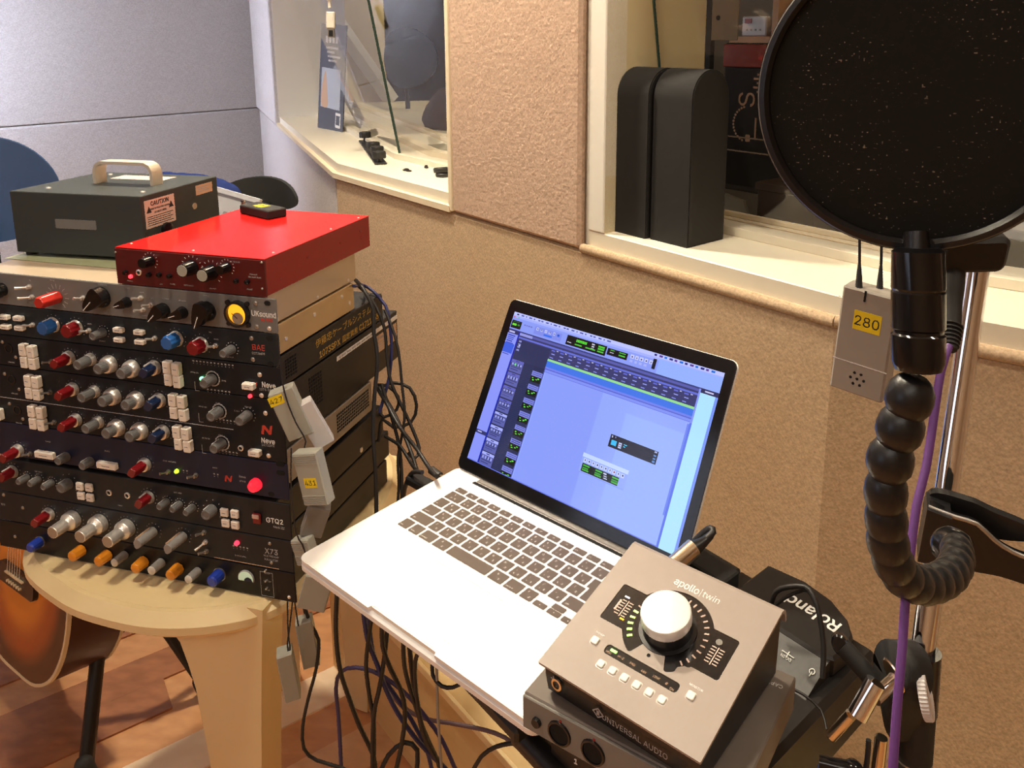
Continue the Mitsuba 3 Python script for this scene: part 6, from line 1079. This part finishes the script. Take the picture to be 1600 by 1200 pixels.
shell_chair('shell_chair', 'dark navy round-backed chair standing in for a reflection in the left window', None, FC.pt(-1.36, 1.0, -.075) * 1.05, 2.74, 'navy_shell', .163, .152, -.05, 'navy_shell')  # chair set beyond the pane in place of a mirrored one
u = thing('white_shelf_unit', 'white storage unit beyond the left window', 'shelf unit')
part(u, 'body', B(-1.42, -.95, 1.35, 1.60, ZF, -.145, .003), 'device_white', FC); part(u, 'opening', CC([B(-1.38 + i * .10, -1.31 + i * .10, 1.347, 1.351, -.26, -.19) for i in range(4)]), 'dark_hole', FC); part(u, 'top', B(-1.43, -.94, 1.34, 1.61, -.144, -.128, .002), 'device_white', FC)
gm = trimesh.creation.icosphere(3, 1.0); gv = np.asarray(gm.vertices) * [.17, .12, .13]; gv = gv * (1 + .25 * (nfbm(gv * 11, 3)[:, None] - .5)); gm.vertices = gv
u = thing('brown_bag', 'dark brown bag on the floor-level stack beyond the left window', 'bag')
part(u, 'body', gm, 'bag_brown', F(FC.pt(-.62, .80, -.30), FC.x, FC.y), smooth=True); part(u, 'support_box', B(-.80, -.46, .70, .92, ZF, -.40, .004), 'gear_black', FC)
u = thing('grey_board_panel', 'dark grey upright panel standing in for a reflection in the left window', 'panel')
part(u, 'board', B(-1.75, -1.0, 1.70, 1.73, ZF, .14, .004), 'grey_panel', FC)  # board set beyond the pane in place of a dark reflection

# ------------------------------------------------------------------ loose cables
def cable(key, lb, r, mat, grp=None, sides=9):
    return solo('cable', lb, 'cable', tube(CAB[key], r, sides, .012), mat, smooth=60, group=grp)
GA_, GB_ = 'black cables behind the rack', 'cables hanging under the laptop'
for k_, lb, r, m in (('r1', 'black cable running down the side of the black rack cases', .0028, 'cable_black'), ('r2', 'thin black cable hanging from the rear corner of the rack cases', .0021, 'cable_black'),
    ('loop1', 'black cable forming the large round loop right of the rack', .0026, 'cable_black'), ('loop2', 'black cable forming the small loop behind the rack corner', .0026, 'cable_black'),
    ('dg1', 'black cable running from the rack corner to the left port of the laptop', .0028, 'cable_black'), ('dg2', 'black cable slanting down just left of the one plugged into the laptop', .0028, 'cable_black'),
    ('dg3', 'steep black cable falling from the rack towards the table edge', .0026, 'cable_black'), ('dg4', 'short black cable leaving the lower rack case towards the laptop', .0025, 'cable_black'),
    ('dg5', 'black cable draped over the rear of the top rack case and down behind the stack', .0025, 'cable_black')):
    cable(k_, lb, r, m, GA_)
cable('blue', 'blue cable curving out behind the gold case of the rack', .0025, 'cable_blue')
u = thing('laptop_plug', 'black cable plug with a metal tip plugged into the left side of the laptop', 'plug')
Pp = L.pt(0, .222, -.008)
part(u, 'metal_tip', rod(Pp + L.x * .001, Pp - L.x * .012, .0034), 'brass_chrome'); part(u, 'boot', rod(Pp - L.x * .012, Pp - L.x * .030 + V(0, 0, .003), .0055), 'cable_black')
u = thing('power_plug', 'black rectangular plug in the left port of the laptop, its cord bending down', 'plug')
Pq = L.pt(0, .196, -.009)
part(u, 'shell', B(-.042, -.0005, -.010, .010, -.006, .006, .002), 'black_plastic', F(Pq, L.x, L.y)); part(u, 'metal_tip', B(-.002, .002, -.006, .006, -.002, .002), 'steel', F(Pq, L.x, L.y)); part(u, 'cord', tube(CAB['plugcord'], .0030, 9, .01), 'cable_black', smooth=60)
for k_, lb, r, m in (('u1', 'grey-black cable falling straight from the front left of the laptop', .0028, 'cable_black'), ('u2', 'black cable bulging left towards the rack before sweeping along the floor', .0021, 'cable_black'),
    ('u3', 'dark violet cable arching up and over the others below the laptop', .0025, 'cable_violet'), ('u4', 'black cable crossing near the laptop notch and falling vertically', .0025, 'cable_black'),
    ('u5', 'dark blue cable slanting from left to right across the bundle', .0028, 'cable_blue'), ('u6', 'black cable swinging right and back below the laptop notch', .0028, 'cable_black'),
    ('u7', 'thin black cable crossing the vertical one below the notch', .0028, 'cable_black'), ('u8', 'black cable right of the laptop notch', .0025, 'cable_black'),
    ('u9', 'thick black cable right of the laptop notch, ending in a dark sleeve', .0028, 'cable_black'), ('u10', 'black cable looping over below the laptop edge', .0025, 'cable_black'),
    ('u11', 'small black cable loop under the laptop edge', .0021, 'cable_black'), ('u12', 'mauve cable running right across the wooden platform', .0025, 'cable_mauve'),
    ('u13', 'black cable curling up at the bottom right of the bundle', .0025, 'cable_black'), ('u14', 'black cable loop at the bottom edge below the bundle', .0028, 'cable_black'),
    ('u15', 'thin pale cord hanging at the right of the bundle', .0016, 'adapter_taupe'), ('u16', 'dark blue cable slanting to the bottom right behind the black ones', .0026, 'cable_blue')):
    cable(k_, lb, r, m, GB_)
cable('rol', 'black cable arching over the Roland lettering of the instrument', .0026, 'cable_black')
cable('rol2', 'second black cable arching beside the first over the instrument end', .0018, 'cable_black')
cable('thin', 'thin black cord crossing the dark interface side towards the strap', .0012, 'cable_black')
